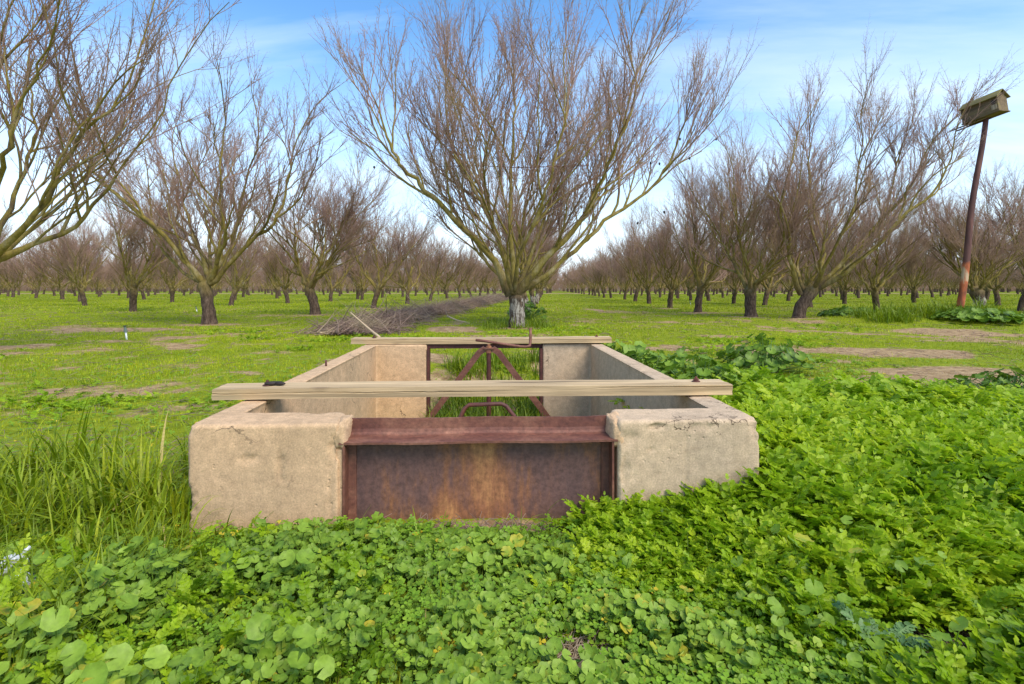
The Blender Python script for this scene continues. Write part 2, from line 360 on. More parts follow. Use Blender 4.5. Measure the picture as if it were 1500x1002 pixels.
SC, QC = np.meshgrid(sc_, qc_); keep = ~((SC > IN0) & (SC < IN1) & (QC > IQ0) & (QC < IQ1))
gm = mesh_np('ground', np.stack([X, Yv, Z], -1).reshape(-1, 3), [Fg[keep].reshape(-1, 4)], True, {'soil': soil(X, Yv).ravel()})
tag(obj('ground', gm, None, M_GROUND), kind='structure')

# ------------------------------------------------------------------ irrigation box (concrete)
def baked(o):
    dg = bpy.context.evaluated_depsgraph_get(); me = bpy.data.meshes.new_from_object(o.evaluated_get(dg)); return me
irr = empty('irrigation_box', (P0[0], P0[1], 0), YAW)
tag(irr, 'low rectangular concrete irrigation box with thin side walls, open at the top', 'irrigation box')
OP0, OP1 = .490, 1.428; TH, SW = .185, .098
BK0 = BOXL-.13
def concrete_half(name, poly, mtl, seed, chips):
    bm = bmesh.new(); prism(bm, poly, -.75, ZT)
    bmesh.ops.bevel(bm, geom=[e for e in bm.edges if (e.verts[0].co.z > 0 or e.verts[1].co.z > 0)], offset=.005, segments=2, affect='EDGES')
    bmesh.ops.recalc_face_normals(bm, faces=bm.faces[:])
    me = bpy.data.meshes.new('tmp'); bm.to_mesh(me); bm.free(); o = obj('tmp', me)
    r = o.modifiers.new('r', 'REMESH'); r.mode = 'VOXEL'; r.voxel_size = .0085
    s = o.modifiers.new('s', 'SMOOTH'); s.iterations = 1
    me2 = baked(o); bpy.data.objects.remove(o)
    n = len(me2.vertices); co = np.empty(n*3, np.float32); me2.vertices.foreach_get('co', co); co = co.reshape(-1, 3)
    nr = np.empty(n*3, np.float32); me2.vertex_normals.foreach_get('vector', nr); nr = nr.reshape(-1, 3)
    d = np.empty(n)
    for i in range(n):
        v = Vector(co[i])
        if v.z < -.2: d[i] = 0; continue
        a = mnoise.fractal(v*5+Vector((seed, 0, 0)), .7, 2.1, 4)
        b_ = mnoise.noise(v*34+Vector((seed, 9, 0)))
        c_ = max(0, mnoise.noise(v*26+Vector((0, seed, 3)))-.40)
        d[i] = a*.0010+b_*.0007-c_*.006
    # edges wear more: where the normal is oblique
    ob = 1-np.max(np.abs(nr), axis=1); d -= ob*np.abs(np.sin(co[:, 0]*37+co[:, 1]*29+seed)*np.sin(co[:, 0]*11+co[:, 2]*19))*.005
    co2 = co+nr*d[:, None]
    for cx_, cy_, cz_, rad, dep in chips:
        q = np.linalg.norm((co-np.array([cx_, cy_, cz_]))/np.array(rad), axis=1)
        hf = np.array([mnoise.noise(Vector(co[i])*45) if q[i] < 1.6 else 0 for i in range(n)]); q = q+.75*hf; k_ = np.clip(1-q, 0, 1); co2 -= nr*(dep*.8*np.clip(k_*2.2, 0, 1)*(1+.5*hf))[:, None]
    me2.vertices.foreach_set('co', co2.astype(np.float32).ravel()); me2.polygons.foreach_set('use_smooth', np.ones(len(me2.polygons), bool)); me2.update()
    me2.name = name
    return obj(name, me2, irr, mtl)
WING = .50
concrete_half('concrete_wall', [(0, 0), (OP0, 0), (OP0, .13), (OP0-.03, TH), (SW, TH), (SW, BK0), (WING, BK0), (WING, BOXL), (0, BOXL)], M_CON, 1.3,
    [(OP0-.005, 0, .27, (.025, .03, .06), .012), (.20, 0, .24, (.035, .03, .02), .008), (.12, 0, -.0, (.02, .02, .03), .02), (.30, 0, .21, (.015, .02, .07), .008),
     (OP0-.03, 0, .1, (.006, .02, .25), .006), (0, 0, .09, (.03, .04, .06), .012),
     (.36, .17, .352, (.05, .03, .02), .006), (0, 0, .352, (.03, .03, .03), .012)])
concrete_half('concrete_wall', [(OP1, 0), (BOXW, 0), (BOXW, BOXL), (BOXW-WING+.01, BOXL), (BOXW-WING+.01, BK0), (BOXW-SW, BK0), (BOXW-SW, TH), (OP1+.02, TH), (OP1, .13)], M_CON2, 7.7,
    [(OP1+.03, 0, .29, (.04, .03, .03), .008), (OP1+.02, 0, .18, (.02, .02, .05), .008), (1.56, 0, .33, (.03, .03, .012), .012), (1.54, 0, .25, (.012, .02, .008), .01),
     (1.72, 0, .33, (.06, .03, .02), .006), (BOXW, 0, .33, (.04, .04, .05), .012), (1.66, 0, .2, (.006, .02, .15), .004)])
# mortar packed against the ends of the steel
for (s0, s1, sgn) in ((OP0-.022, OP0+.022, 1), (OP1-.02, OP1+.03, -1)):
    bm = bmesh.new(); bmesh.ops.create_icosphere(bm, subdivisions=4, radius=1)
    for v in bm.verts:
        p = v.co.copy(); p = Vector([math.copysign(abs(c_)**.55, c_) for c_ in p])
        nz = mnoise.fractal(p*1.6+Vector((s0*9, 2, 1)), .8, 2, 4)
        v.co = Vector(((s0+s1)/2+p.x*(s1-s0)/2*(1+.25*nz), .075+p.y*.072*(1+.1*nz), .305+p.z*.05*(1+.16*nz)))
    bm_obj('mortar_fill', bm, irr, M_CON, 0, True)
bm = bmesh.new(); box(bm, OP0-.013, OP0+.012, .012, .09, -.6, .262); bm_obj('mortar_fill', bm, irr, M_CON, .003)
bm = bmesh.new(); box(bm, IN0, IN1, IQ0, IQ1+.02, -.75, -.70); bm_obj('box_floor', bm, irr, M_GROUND)
tube_obj('rebar_stub', [([(SW*.5, 1.38, .34), (SW*.5, 1.38, .385)], .006)], 8, irr, M_RUST2)

# ------------------------------------------------------------------ steel plate in the front opening
c0 = bx2w((OP0+OP1)/2, 0); hw = (OP1-OP0)/2-.012
sp_ = empty('steel_panel', (c0[0], c0[1], 0), YAW)
tag(sp_, 'wide rusted steel plate with projecting top flange in the front opening of the concrete box', 'steel plate')
bm = bmesh.new(); box(bm, -hw+.01, hw-.01, .072, .080, -.5, .285)
o = bm_obj('plate', bm, sp_, M_RUST)
bm = bmesh.new()                                 # top angle: upright web with a fillet and a flange pointing at the viewer
prof = [(.098, .288), (.010, .286), (.008, .279), (.106, .279), (.106, .349), (.098, .349), (.098, .300), (.095, .292), (.088, .288)]
prof = [(.004, .279), (.004, .286), (.078, .288), (.089, .291), (.096, .298), (.099, .309), (.100, .345), (.107, .345), (.107, .279)]
L0, L1 = -hw-.012, hw+.012
seg = 40
rings = []
for i in range(seg+1):
    x = L0+(L1-L0)*i/seg
    rings.append([bm.verts.new((x, y+.0015*math.sin(x*9+z*5), z+.0012*math.sin(x*14+1)+(.0015*mnoise.noise(Vector((x*30, y*30, z))) ))) for y, z in prof])
for i in range(seg):
    for j in range(len(prof)):
        k_ = (j+1) % len(prof); bm.faces.new((rings[i][j], rings[i][k_], rings[i+1][k_], rings[i+1][j]))
bm.faces.new(rings[0]); bm.faces.new(rings[-1][::-1])
bm_obj('top_flange', bm, sp_, M_RUST1)
for sgn in (-1, 1):                              # side angles the plate is welded to
    bm = bmesh.new(); xa = sgn*hw
    prism(bm, [(xa, .006), (xa-sgn*.007, .006), (xa-sgn*.007, .058), (xa-sgn*.032, .064), (xa-sgn*.032, .0715), (xa, .0715)], -.5, .2785)
    bm_obj('side_angle', bm, sp_, M_RUST1)
hz_ = []
for (x, z) in ((-.115, .27), (-.112, .30), (-.075, .373), (-.06, .385), (.055, .388), (.072, .380), (.108, .335), (.125, .27)): hz_.append((x+.02, .120, z))
tube_obj('lift_handle', [(hz_, .0075)], 10, sp_, M_RUST2)

# ------------------------------------------------------------------ planks
def plank(name, A, B, width, th, zb, seed, crack, label):
    A = np.array(A); B = np.array(B); L = np.linalg.norm(B-A); ang = math.atan2(B[1]-A[1], B[0]-A[0])
    root = empty(name, (*((A+B)/2), zb), ang); tag(root, label, 'plank')
    nF, nT, n = 26, 12, 260
    ring = [(0, th*j/nF) for j in range(nF)]+[(width*j/nT, th) for j in range(nT)]+[(width, th*(1-j/4)) for j in range(4)]+[(width*(1-j/4), 0) for j in range(4)]
    V = []; 
    for i in range(n+1):
        x = -L/2+L*i/n; sag = .003*math.sin(x*2.1+seed)+.004*(x/L)
        yc = .64-.16*math.sin(x*2.2+seed)+.22*mnoise.noise(Vector((x*2.3, seed, 0)))+.05*mnoise.noise(Vector((x*12, seed, 0)))
        on = crack*max(0, min(1, .7+2.2*mnoise.noise(Vector((x*1.1+seed, 5, 0)))))
        for j, (y, z) in enumerate(ring):
            nz = mnoise.noise(Vector((x*1.3, y*24, z*30+seed)))*.0022+mnoise.noise(Vector((x*6, y*60, z*60+seed)))*.0012
            dy_ = nz if y == 0 else (-nz if y == width else 0); dz_ = nz if z == th else 0
            if y == 0:
                k_ = max(0, 1-abs(z/th-yc)/.05); dy_ += .010*k_*on
            if z == th:
                k2_ = max(0, 1-abs(y/width-.45-.16*math.sin(x*1.2+seed))/.07)*max(0, min(1, 3*mnoise.noise(Vector((x*1.7, seed, 3))))); dz_ -= .010*k2_*crack
            ex = 0
            if (y == 0 or y == width) and (z == 0 or z == th): dy_ += .002 if y == 0 else -.002; dz_ += .002 if z == 0 else -.002
            if i in (0, n): ex = .004*mnoise.noise(Vector((y*40, z*40, seed)))
            V.append((x+ex, y+dy_, z+dz_+sag))
    m_ = len(ring); V = np.array(V)
    i_ = np.arange(n)[:, None]*m_; j_ = np.arange(m_)[None, :]
    Fq = np.stack([i_+j_, i_+m_+j_, i_+m_+(j_+1) % m_, i_+(j_+1) % m_], -1).reshape(-1, 4)
    me = mesh_np('board', V, [Fq, np.arange(m_)[None, :], (n*m_+np.arange(m_))[None, ::-1]], False)
    # smooth along, sharp at corners
    me.polygons.foreach_set('use_smooth', np.ones(len(me.polygons), bool))
    o_ = obj('board', me, root, M_WOOD)
    md = o_.modifiers.new('e', 'EDGE_SPLIT'); md.split_angle = math.radians(35)
    return root, L
def bolt(root, x, y, z, s=1):
    bm = bmesh.new()
    bmesh.ops.create_cone(bm, cap_ends=True, segments=20, radius1=.020*s, radius2=.019*s, depth=.003, matrix=Matrix.Translation((x, y, z+.0015)))
    bmesh.ops.create_cone(bm, cap_ends=True, segments=6, radius1=.013*s, radius2=.0125*s, depth=.011, matrix=Matrix.Translation((x, y, z+.0085)))
    bmesh.ops.create_cone(bm, cap_ends=True, segments=10, radius1=.006*s, radius2=.0055*s, depth=.008, matrix=Matrix.Translation((x, y, z+.018)))
    bm_obj('bolt', bm, root, M_RUST2, .001)
TP = .045
A = at(310, 572, 2.164); B = at(1073, 565, 2.27)
ZP = ZT+.006
fp, FL = plank('front_plank', (A.x, A.y), (B.x, B.y), .145, TP, ZP, 2.2, 1., 'weathered tan plank laid across the near end of the concrete box')
bolt(fp, -FL/2+.19, .07, TP); bolt(fp, FL/2-.125, .075, TP, .9)
for x in (-FL/2+.20, FL/2-.19):
    bm = bmesh.new(); box(bm, x-.045, x+.045, .035, .12, -.008, -.0005); bm_obj('spacer', bm, fp, M_WOODX)
A = at(514, 497, 4.37); B = at(896, 497, 4.40)
rp, RL = plank('rear_plank', (A.x, A.y), (B.x, B.y), .14, TP, ZP, 5.4, .4, 'weathered plank laid across the far end of the concrete box behind the crank handle')
bolt(rp, -RL/2+.17, .07, TP); bolt(rp, RL/2-.11, .07, TP)
fp.name = 'wooden_plank'; rp.name = 'wooden_plank'
# dark seed pods lying on the front plank
for i, (u, v, rz) in enumerate(((399, 561.5, .5), (409, 564, -.35))):
    p = at(u, v, 2.24); bm = bmesh.new(); bmesh.ops.create_uvsphere(bm, u_segments=16, v_segments=10, radius=1)
    for vv in bm.verts:
        q = vv.co; k_ = 1-.35*q.x*q.x; vv.co = Vector((q.x*.030, q.y*.011*k_+.004*q.x*q.x, q.z*.009*k_*(1+.2*mnoise.noise(q*3))))
    m_, t_, b_ = mat('dark_husk'); b_.inputs['Base Color'].default_value = (.022, .014, .012, 1); b_.inputs['Roughness'].default_value = .7
    r_ = bm_obj('seed_pod', bm, None, m_, 0, True); r_.location = (p.x, p.y, ZP+TP+.009); r_.rotation_euler = (0, 0, rz)
    tag(r_, ['blackish dried seed pod on the front plank, left one nearer the bolt', 'blackish dried seed pod on the front plank, right one nearer the viewer'][i], 'seed pod', 'dried pods on the front plank')

# ------------------------------------------------------------------ screw gate at the back of the box
gp = at(716, 500, 4.22); gate = empty('screw_gate', (gp.x, 4.22, 0), YAW)
tag(gate, 'rusty screw gate with A-shaped stand and bent crank handle at the far end', 'sluice gate')
def leg_angle(bm, a, b, wdt=.042, th=.006):
    a = Vector(a); b = Vector(b); d = (b-a); L = d.length; d.normalize(); yv = Vector((0, 1, 0)); xv = d.cross(yv).normalized()
    R = Matrix((xv, yv, d)).transposed().to_4x4(); M1 = Matrix.Translation((a+b)/2) @ R
    obox(bm, M1, wdt, th, L); obox(bm, M1 @ Matrix.Translation((wdt/2, wdt/2, 0)), th, wdt, L)
for sgn in (-1, 1):
    bm = bmesh.new()
    pts = [Vector((sgn*.030, 0, .335)), Vector((sgn*.075, 0, .305)), Vector((sgn*.435, 0, -.17)), Vector((sgn*.62, 0, -.42))]
    W_ = .044; rr = []
    for i, p in enumerate(pts):                 # bent angle iron: an L profile swept along the leg
        d = ((pts[min(i+1, 3)]-pts[max(i-1, 0)])).normalized(); s_ = d.cross(Vector((0, 1, 0))).normalized()*(-sgn)
        prof = [(-.5, 0), (.5, 0), (.5, 1), (.34, 1), (.34, .17), (-.5, .17)]
        rr.append([bm.verts.new(p+s_*(a_*W_*-1)+Vector((0, b_*W_, 0))) for a_, b_ in prof])
    for i in range(3):
        for j in range(6): bm.faces.new((rr[i][j], rr[i][(j+1) % 6], rr[i+1][(j+1) % 6], rr[i+1][j]))
    bm.faces.new(rr[0]); bm.faces.new(rr[-1][::-1])
    bm_obj('stand_leg', bm, gate, M_RUST1)
bm = bmesh.new(); obox(bm, Matrix.Translation((0, .01, .338)), .085, .055, .014); bm_obj('top_plate', bm, gate, M_RUST1, .004)
bm = bmesh.new()                                 # bearing nut above and below
for z, r_, h_ in ((.350, .022, .014), (.362, .013, .02), (.316, .024, .028)):
    bmesh.ops.create_cone(bm, cap_ends=True, segments=12, radius1=r_, radius2=r_*.92, depth=h_, matrix=Matrix.Translation((0, .01, z)))
bm_obj('screw_nut', bm, gate, M_RUST, .001)
pts = []; rad = []
for i in range(200):
    pts.append((0, .01, .36-i*.0042)); rad.append(.0155 if i % 2 else .0195)
tube_obj('screw_stem', [(pts, rad)], 14, gate, M_RUST2)
bm = bmesh.new(); box(bm, -.40, .40, .10, .108, -.62, -.23); bm_obj('gate_leaf', bm, gate, M_RUST, .002)
hb = []
for u, v in ((696, 498), (712, 500), (735, 504), (762, 508), (770, 508.3), (775, 507), (776.3, 502), (776.5, 494), (776.5, 481)):
    p = at(u, v, 4.14 if v < 506 else 4.10); hb.append((p.x-gp.x, p.y-4.22-.0, p.z))
tube_obj('crank_handle', [(hb, .0105)], 10, gate, M_RUST1)
bm = bmesh.new()
fs0, fs1 = WING-BOXW/2, BOXW-WING+.01-BOXW/2
gx = w2bx(gp.x, 4.22); cx0 = BOXW/2-gx[0]; by = BOXL-gx[1]
box(bm, fs0+cx0+.001, fs1+cx0-.001, by-.10, by-.06, .318, .350); bm_obj('frame_rail', bm, gate, M_RUST2, .002)
for x in (fs0+cx0, fs1+cx0-.024):
    bm = bmesh.new(); box(bm, x+.002, x+.022, by-.135, by-.05, -.5, .317); bm_obj('frame_post', bm, gate, M_RUST2, .002)

# ------------------------------------------------------------------ nest box on its pole
pb = MOUND; pd = 13.0
base = at(1403, 457, pd); top = at(1443, 172, pd)
base.z = float(hgt(base.x, base.y))-.15
pole = empty('nest_box_pole', base)
tag(pole, 'tall dark red pole leaning to the right, bark worn orange at its foot', 'pole')
m, t, b = mat('stained_pole'); tc_ = N(t, 'ShaderNodeTexCoord'); s2 = N(t, 'ShaderNodeSeparateXYZ'); LK(t, tc_, 'Object', s2, 0)
n1 = noise(t, 9, 5, .6, tc_, (1, 1, .18)); n2 = noise(t, 2.3, 3, .5, tc_, (2.5, 2.5, 1))
r1 = ramp(t, [(.35, (.075, .028, .025)), (.65, (.16, .065, .05))]); LK(t, n1, 0, r1, 0)
r2 = ramp(t, [(.4, (.20, .055, .02)), (.52, (.45, .11, .03)), (.6, (.52, .36, .22))]); LK(t, n2, 0, r2, 0)
mz = N(t, 'ShaderNodeMath', operation='MULTIPLY_ADD', ins={1: .5}); LK(t, n2, 0, mz, 0); LK(t, s2, 'Z', mz, 2)
c = mixc(t, mrange(t, mz, 1.55, 1.62, 1, 0), r1, r2); LK(t, c, 0, b, 'Base Color'); b.inputs['Roughness'].default_value = .75; bump(t, b, n1, .5, .01)
d = top-base
pts = [tuple(d*(i/14)+Vector((.03*math.sin(i*.6), 0, 0))) for i in range(15)]
tube_obj('shaft', [(pts, [.080-.0018*i for i in range(15)])], 14, pole, m)
lean = math.atan2(d.x, d.z)
nb = empty('nest_box', (top.x, top.y, top.z), 0); nb.rotation_euler = (math.radians(2), math.radians(-7), math.radians(-73)); nb.scale = (.80, .80, .88)
tag(nb, 'mossy wooden owl nest box with a pitched roof on top of the leaning pole', 'nest box')
Lx, Wy, Hh, Rf = .98, .42, .40, .15
bm = bmesh.new(); v_ = []
for x in (-Lx/2, Lx/2):
    v_.append([bm.verts.new((x, y, z)) for y, z in ((-Wy/2, .0), (Wy/2, .0), (Wy/2, Hh), (0, Hh+Rf), (-Wy/2, Hh))])
for j in range(5): bm.faces.new((v_[0][j], v_[0][(j+1) % 5], v_[1][(j+1) % 5], v_[1][j]))
bm.faces.new(v_[0][::-1]); bm.faces.new(v_[1]); bm_obj('box_body', bm, nb, M_WOODX, .006)
m2 = m_wood('yellow_moss_roof', (.24, .20, .07), (.12, .095, .05), (.40, .34, .07), 0)
for sgn in (-1, 1):
    bm = bmesh.new(); a0 = Vector((0, 0, Hh+Rf+.012)); e0 = Vector((0, sgn*(Wy/2+.07), Hh-.045)); d_ = e0-a0; nrm = Vector((0, sgn*Rf, Wy/2)).normalized()*.022
    x0, x1 = -Lx/2-.03, Lx/2+.06
    q = [Vector((x0, 0, 0))+a0, Vector((x1, 0, 0))+a0, Vector((x1, 0, 0))+e0, Vector((x0, 0, 0))+e0]
    A_ = [bm.verts.new(p) for p in q]; B_ = [bm.verts.new(p+nrm) for p in q]
    bm.faces.new(A_); bm.faces.new(B_[::-1])
    for j in range(4): bm.faces.new((A_[j], A_[(j+1) % 4], B_[(j+1) % 4], B_[j]))
    bm_obj('roof_board', bm, nb, m2, .003)
m3, _, b3 = mat('painted_hole_shade'); b3.inputs['Base Color'].default_value = (.012, .010, .008, 1)  # near-black colour painted in for the shade inside the nest box
m4 = m_wood('pale_worn_wood', (.42, .33, .23), (.3, .22, .14), (.5, .4, .3), 2)
bm = bmesh.new(); bmesh.ops.create_cone(bm, cap_ends=True, segments=20, radius1=.062, radius2=.062, depth=.012, matrix=Matrix.Translation((Lx/2-.10, -Wy/2-.004, .25)) @ Matrix.Rotation(math.pi/2, 4, 'X')); bm_obj('entrance_shade_disc', bm, nb, m3)  # entrance is a solid disc on the board, its shade put in by colour
bm = bmesh.new(); box(bm, Lx/2-.17, Lx/2-.03, -Wy/2-.014, -Wy/2-.001, .05, .185); bm_obj('worn_patch', bm, nb, m4, .003)
bm = bmesh.new(); box(bm, -Lx/2-.02, Lx/2+.03, -Wy/2-.02, Wy/2+.02, -.03, -.002); bm_obj('floor_board', bm, nb, M_WOODX, .004)
for yy in (-.12, .10): tube_obj('perch_rail', [([(-Lx/2-.42, yy, -.05), (.1, yy, -.05)], .020)], 8, nb, M_WOODX)

# ------------------------------------------------------------------ trees
def vadd(a, b, k=1.): return (a[0]+b[0]*k, a[1]+b[1]*k, a[2]+b[2]*k)
def vnorm(a):
    l = math.sqrt(a[0]**2+a[1]**2+a[2]**2) or 1e-9; return (a[0]/l, a[1]/l, a[2]/l)
def deflect(rd, d, ang):
    # rotate d by ang about a random perpendicular
    while True:
        r = (rd.uniform(-1, 1), rd.uniform(-1, 1), rd.uniform(-1, 1))
        k = r[0]*d[0]+r[1]*d[1]+r[2]*d[2]; p = (r[0]-k*d[0], r[1]-k*d[1], r[2]-k*d[2]); l = math.sqrt(p[0]**2+p[1]**2+p[2]**2)
        if l > .2: break
    s = math.sin(ang)/l; c_ = math.cos(ang); return (d[0]*c_+p[0]*s, d[1]*c_+p[1]*s, d[2]*c_+p[2]*s)
class Cfg:
    def __init__(s, q=1., n=(6, 6, 6, 5), L=(1.9, 1.25, .62, .10), seg=(7, 6, 4, 1), ang=(.62, .5, .42, .85), trop=(.05, .05, .04, .0), wob=(.15, .10, .08, .0),
                 R=(.030, .0115, .0055, .0034), maxl=3, thick=1.):
        s.q = q; s.n = n; s.L = L; s.seg = seg; s.ang = ang; s.trop = trop; s.wob = wob; s.R = R; s.maxl = maxl; s.thick = thick
def shoots(rd, out, pts, rads, lvl, cfg, hmax):
    """children of a branch; lvl is the child level (0 = secondary limbs)"""
    if lvl > cfg.maxl: return
    n = len(pts)-1
    cnt = int(cfg.n[lvl]*rd.uniform(.75, 1.25)+.5)
    if lvl == 3 and False: pass
    for c in range(cnt):
        tt = (c+rd.random())/cnt; tt = .14+.86*tt if lvl < 3 else .1+.88*tt
        f = tt*n; i = min(int(f), n-1); f -= i
        p = (pts[i][0]*(1-f)+pts[i+1][0]*f, pts[i][1]*(1-f)+pts[i+1][1]*f, pts[i][2]*(1-f)+pts[i+1][2]*f)
        d0 = vnorm((pts[i+1][0]-pts[i][0], pts[i+1][1]-pts[i][1], pts[i+1][2]-pts[i][2]))
        d = deflect(rd, d0, cfg.ang[lvl]*rd.uniform(.6, 1.4))
        if lvl < 3:
            for _ in range(2):
                if d[2] < .25: d = deflect(rd, d0, cfg.ang[lvl]*rd.uniform(.5, 1.2))
            d = vnorm((d[0], d[1], d[2]+.14))
        L = cfg.L[lvl]*rd.uniform(.55, 1.35)
        if lvl < 3: L *= (1.15-.45*tt)
        room = hmax-p[2]
        if lvl < 3: L = min(L, max(.25, room*1.25))
        pr = rads[i]*(1-f)+rads[i+1]*f
        r0 = min(cfg.R[lvl]*rd.uniform(.8, 1.25), pr*.8 if lvl < 2 else pr)*1.
        grow(rd, out, p, d, L, r0, lvl, cfg, hmax)
def grow(rd, out, p, d, L, r0, lvl, cfg, hmax):
    sg = cfg.seg[lvl]; st = L/sg; pts = [p]; rads = [r0]; tr = cfg.trop[lvl]; wb = cfg.wob[lvl]
    for i in range(sg):
        if wb: d = vnorm((d[0]+rd.gauss(0, wb), d[1]+rd.gauss(0, wb), d[2]+tr+rd.gauss(0, wb*.6)))
        p = vadd(p, d, st); pts.append(p); rads.append(r0*(1-(.62 if lvl < 3 else .4)*(i+1)/sg))
    out.append((lvl, pts, rads)); shoots(rd, out, pts, rads, lvl+1, cfg, hmax)
def smooth_path(P, R, sub=4):
    P = [Vector(p) for p in P]; o = []; r = []
    for i in range(len(P)-1):
        p0 = P[max(i-1, 0)]; p1 = P[i]; p2 = P[i+1]; p3 = P[min(i+2, len(P)-1)]
        for k_ in range(sub):
            t_ = k_/sub; o.append(tuple(.5*((2*p1)+(-p0+p2)*t_+(2*p0-5*p1+4*p2-p3)*t_*t_+(-p0+3*p1-3*p2+p3)*t_**3))); r.append(R[i]*(1-t_)+R[i+1]*t_)
    o.append(tuple(P[-1])); r.append(R[-1]); return o, r
def tree_meshes(seed, cfg, height=6.4, spread=1., lean=(0, 0), limbs=None, nl=6, fork=.80, trad=.115, extra=1., sides=(9, 7, 5, 3, 3), limblen=2.6, tree_th=1.):
    rd = random.Random(seed); out = []
    fk = (lean[0], lean[1], fork)
    tp = [(0, 0, -.15), (lean[0]*.22, lean[1]*.22, fork*.33), (lean[0]*.6, lean[1]*.6, fork*.7), (fk[0], fk[1], fk[2]), (fk[0]*1.12, fk[1]*1.12, fork+.16)]
    trunk, tr_ = smooth_path(tp, [trad*1.32, trad*1.02, trad*.98, trad*1.1, trad*.45], 4)
    big = []
    if limbs is None:
        limbs = []; a0 = rd.uniform(0, 6.28)
        for i in range(nl):
            a = a0+i*6.283/nl+rd.uniform(-.35, .35); el_ = rd.uniform(.65, 1.05) if i < nl-1 else rd.uniform(1.25, 1.5)
            d = (math.cos(a)*math.cos(el_)*spread, math.sin(a)*math.cos(el_)*spread, math.sin(el_)); d = vnorm(d); L = limblen*rd.uniform(.8, 1.15)
            p = (fk[0]+d[0]*.03, fk[1]+d[1]*.03, fork-.08+rd.uniform(0, .12)); P = [p]; sg = 6
            for k_ in range(sg):
                bend = .17 if k_ > 1 else .02
                d = vnorm((d[0]+rd.gauss(0, .12), d[1]+rd.gauss(0, .12), d[2]+bend+rd.gauss(0, .05))); p = vadd(p, d, L/sg); P.append(p)
            limbs.append((P, rd.uniform(.040, .062)))
    for P, r in limbs:
        k_ = len(P)-1; R = [r*(1-.72*(i/k_)**.8) for i in range(k_+1)]; R[0] *= 1.25
        pp, rr = smooth_path(P, R, 3)
        pp = [pp[0]]+[(a[0]+rd.gauss(0, .022), a[1]+rd.gauss(0, .022), a[2]+rd.gauss(0, .012)) for a in pp[1:]]
        big.append((pp, rr)); shoots(rd, out, pp, rr, 0, cfg, height*rd.uniform(.88, 1.05))
        grow(rd, out, pp[-1], vnorm(tuple(pp[-1][j]-pp[-3][j] for j in range(3))), max(.5, (height-pp[-1][2])*.7*extra), rr[-1]*.95, 0, cfg, height*1.05)
    A_ = Acc(); tubes(A_, [(trunk, tr_)], 14); tubes(A_, big, sides[0])
    tubes(A_, [(p, [q*tree_th for q in r]) for l, p, r in out if l == 0], sides[1])
    B_ = Acc()
    for l in (1, 2, 3):
        ps = [(p, [q*cfg.thick for q in r]) for l2, p, r in out if l2 == l]
        if ps: tubes(B_, ps, sides[l+1])
    tm = A_.mesh('trunk'); cm = B_.mesh('crown')
    # knobbly trunk
    n = len(tm.vertices); co = np.empty(n*3, np.float32); tm.vertices.foreach_get('co', co); co = co.reshape(-1, 3)
    low = np.nonzero(co[:, 2] < fork+.4)[0]
    for i in low:
        v = Vector(co[i]); k_ = mnoise.fractal(v*4+Vector((seed, 0, 0)), .7, 2, 3)*.028; c0_ = Vector((lean[0]*v.z/fork, lean[1]*v.z/fork, v.z)); dd = v-c0_
        if dd.length > 1e-4: co[i] = v+dd.normalized()*k_
    tm.vertices.foreach_set('co', co.ravel()); tm.update()
    tm.materials.append(M_BARK); cm.materials.append(M_TWIG)
    return tm, cm
def place_tree(meshes, loc, rz, sc, label, group='bare almond trees of the orchard', painted=False, name='almond_tree'):
    r = empty(name, loc, rz); r.scale = (sc, sc, sc); tag(r, label, 'tree', group)
    tm, cm = meshes
    o = bpy.data.objects.new('trunk', tm); COL.objects.link(o); o.parent = r
    if painted: o.material_slots[0].link = 'OBJECT'; o.material_slots[0].material = M_BARKW
    o2 = bpy.data.objects.new('crown', cm); COL.objects.link(o2); o2.parent = r
    return r

# hero tree, limbs traced then pushed to their own depth
TB = at(757, 480, 11.2)
def hp_(u, v, dy_=0): p = at(u, v, 11.2+dy_); return (p.x-TB.x, dy_, p.z)
def z4(pts): return [hp_(480+a/2.003, b/2.003, c) for a, b, c in pts]
HS = .74
HL = [(z4([(535, 868, 0), (490, 765, -.1), (400, 672, -.25), (330, 600, -.35), (270, 542, -.4), (225, 498, -.45), (190, 445, -.5), (165, 385, -.5)]), .105),
      (z4([(540, 860, .05), (527, 770, .25), (478, 650, .5), (432, 560, .7), (385, 480, .8), (352, 380, .9), (345, 270, 1.0)]), .080),
      (z4([(548, 865, 0), (541, 760, 0), (538, 600, .05), (543, 450, .1), (548, 315, .1)]), .092),
      (z4([(560, 860, -.05), (635, 765, -.2), (715, 685, -.3), (765, 600, -.35), (800, 525, -.4), (850, 420, -.5), (900, 300, -.5)]), .105),
      (z4([(570, 855, .05), (640, 808, .15), (725, 735, .3), (815, 650, .45), (895, 598, .5), (955, 545, .6), (1000, 480, .6), (1025, 410, .6)]), .085),
      (z4([(556, 862, .1), (600, 740, .5), (640, 620, .9), (690, 500, 1.2), (735, 380, 1.4)]), .068),
      (z4([(550, 862, -.1), (560, 760, -.6), (610, 640, -1.0), (650, 520, -1.3), (690, 400, -1.4), (700, 300, -1.5)]), .062),
      (z4([(545, 862, -.1), (510, 740, -.6), (480, 620, -.9), (440, 500, -1.2), (400, 400, -1.3)]), .062),
      (z4([(548, 862, .1), (560, 720, .7), (590, 560, 1.3), (620, 420, 1.6)]), .06),
      (z4([(552, 862, .0), (600, 790, .5), (700, 700, 1.0), (790, 600, 1.4), (850, 480, 1.5)]), .06),
      (z4([(540, 862, .1), (480, 780, .6), (420, 690, 1.0), (330, 560, 1.3), (290, 440, 1.5)]), .058)]
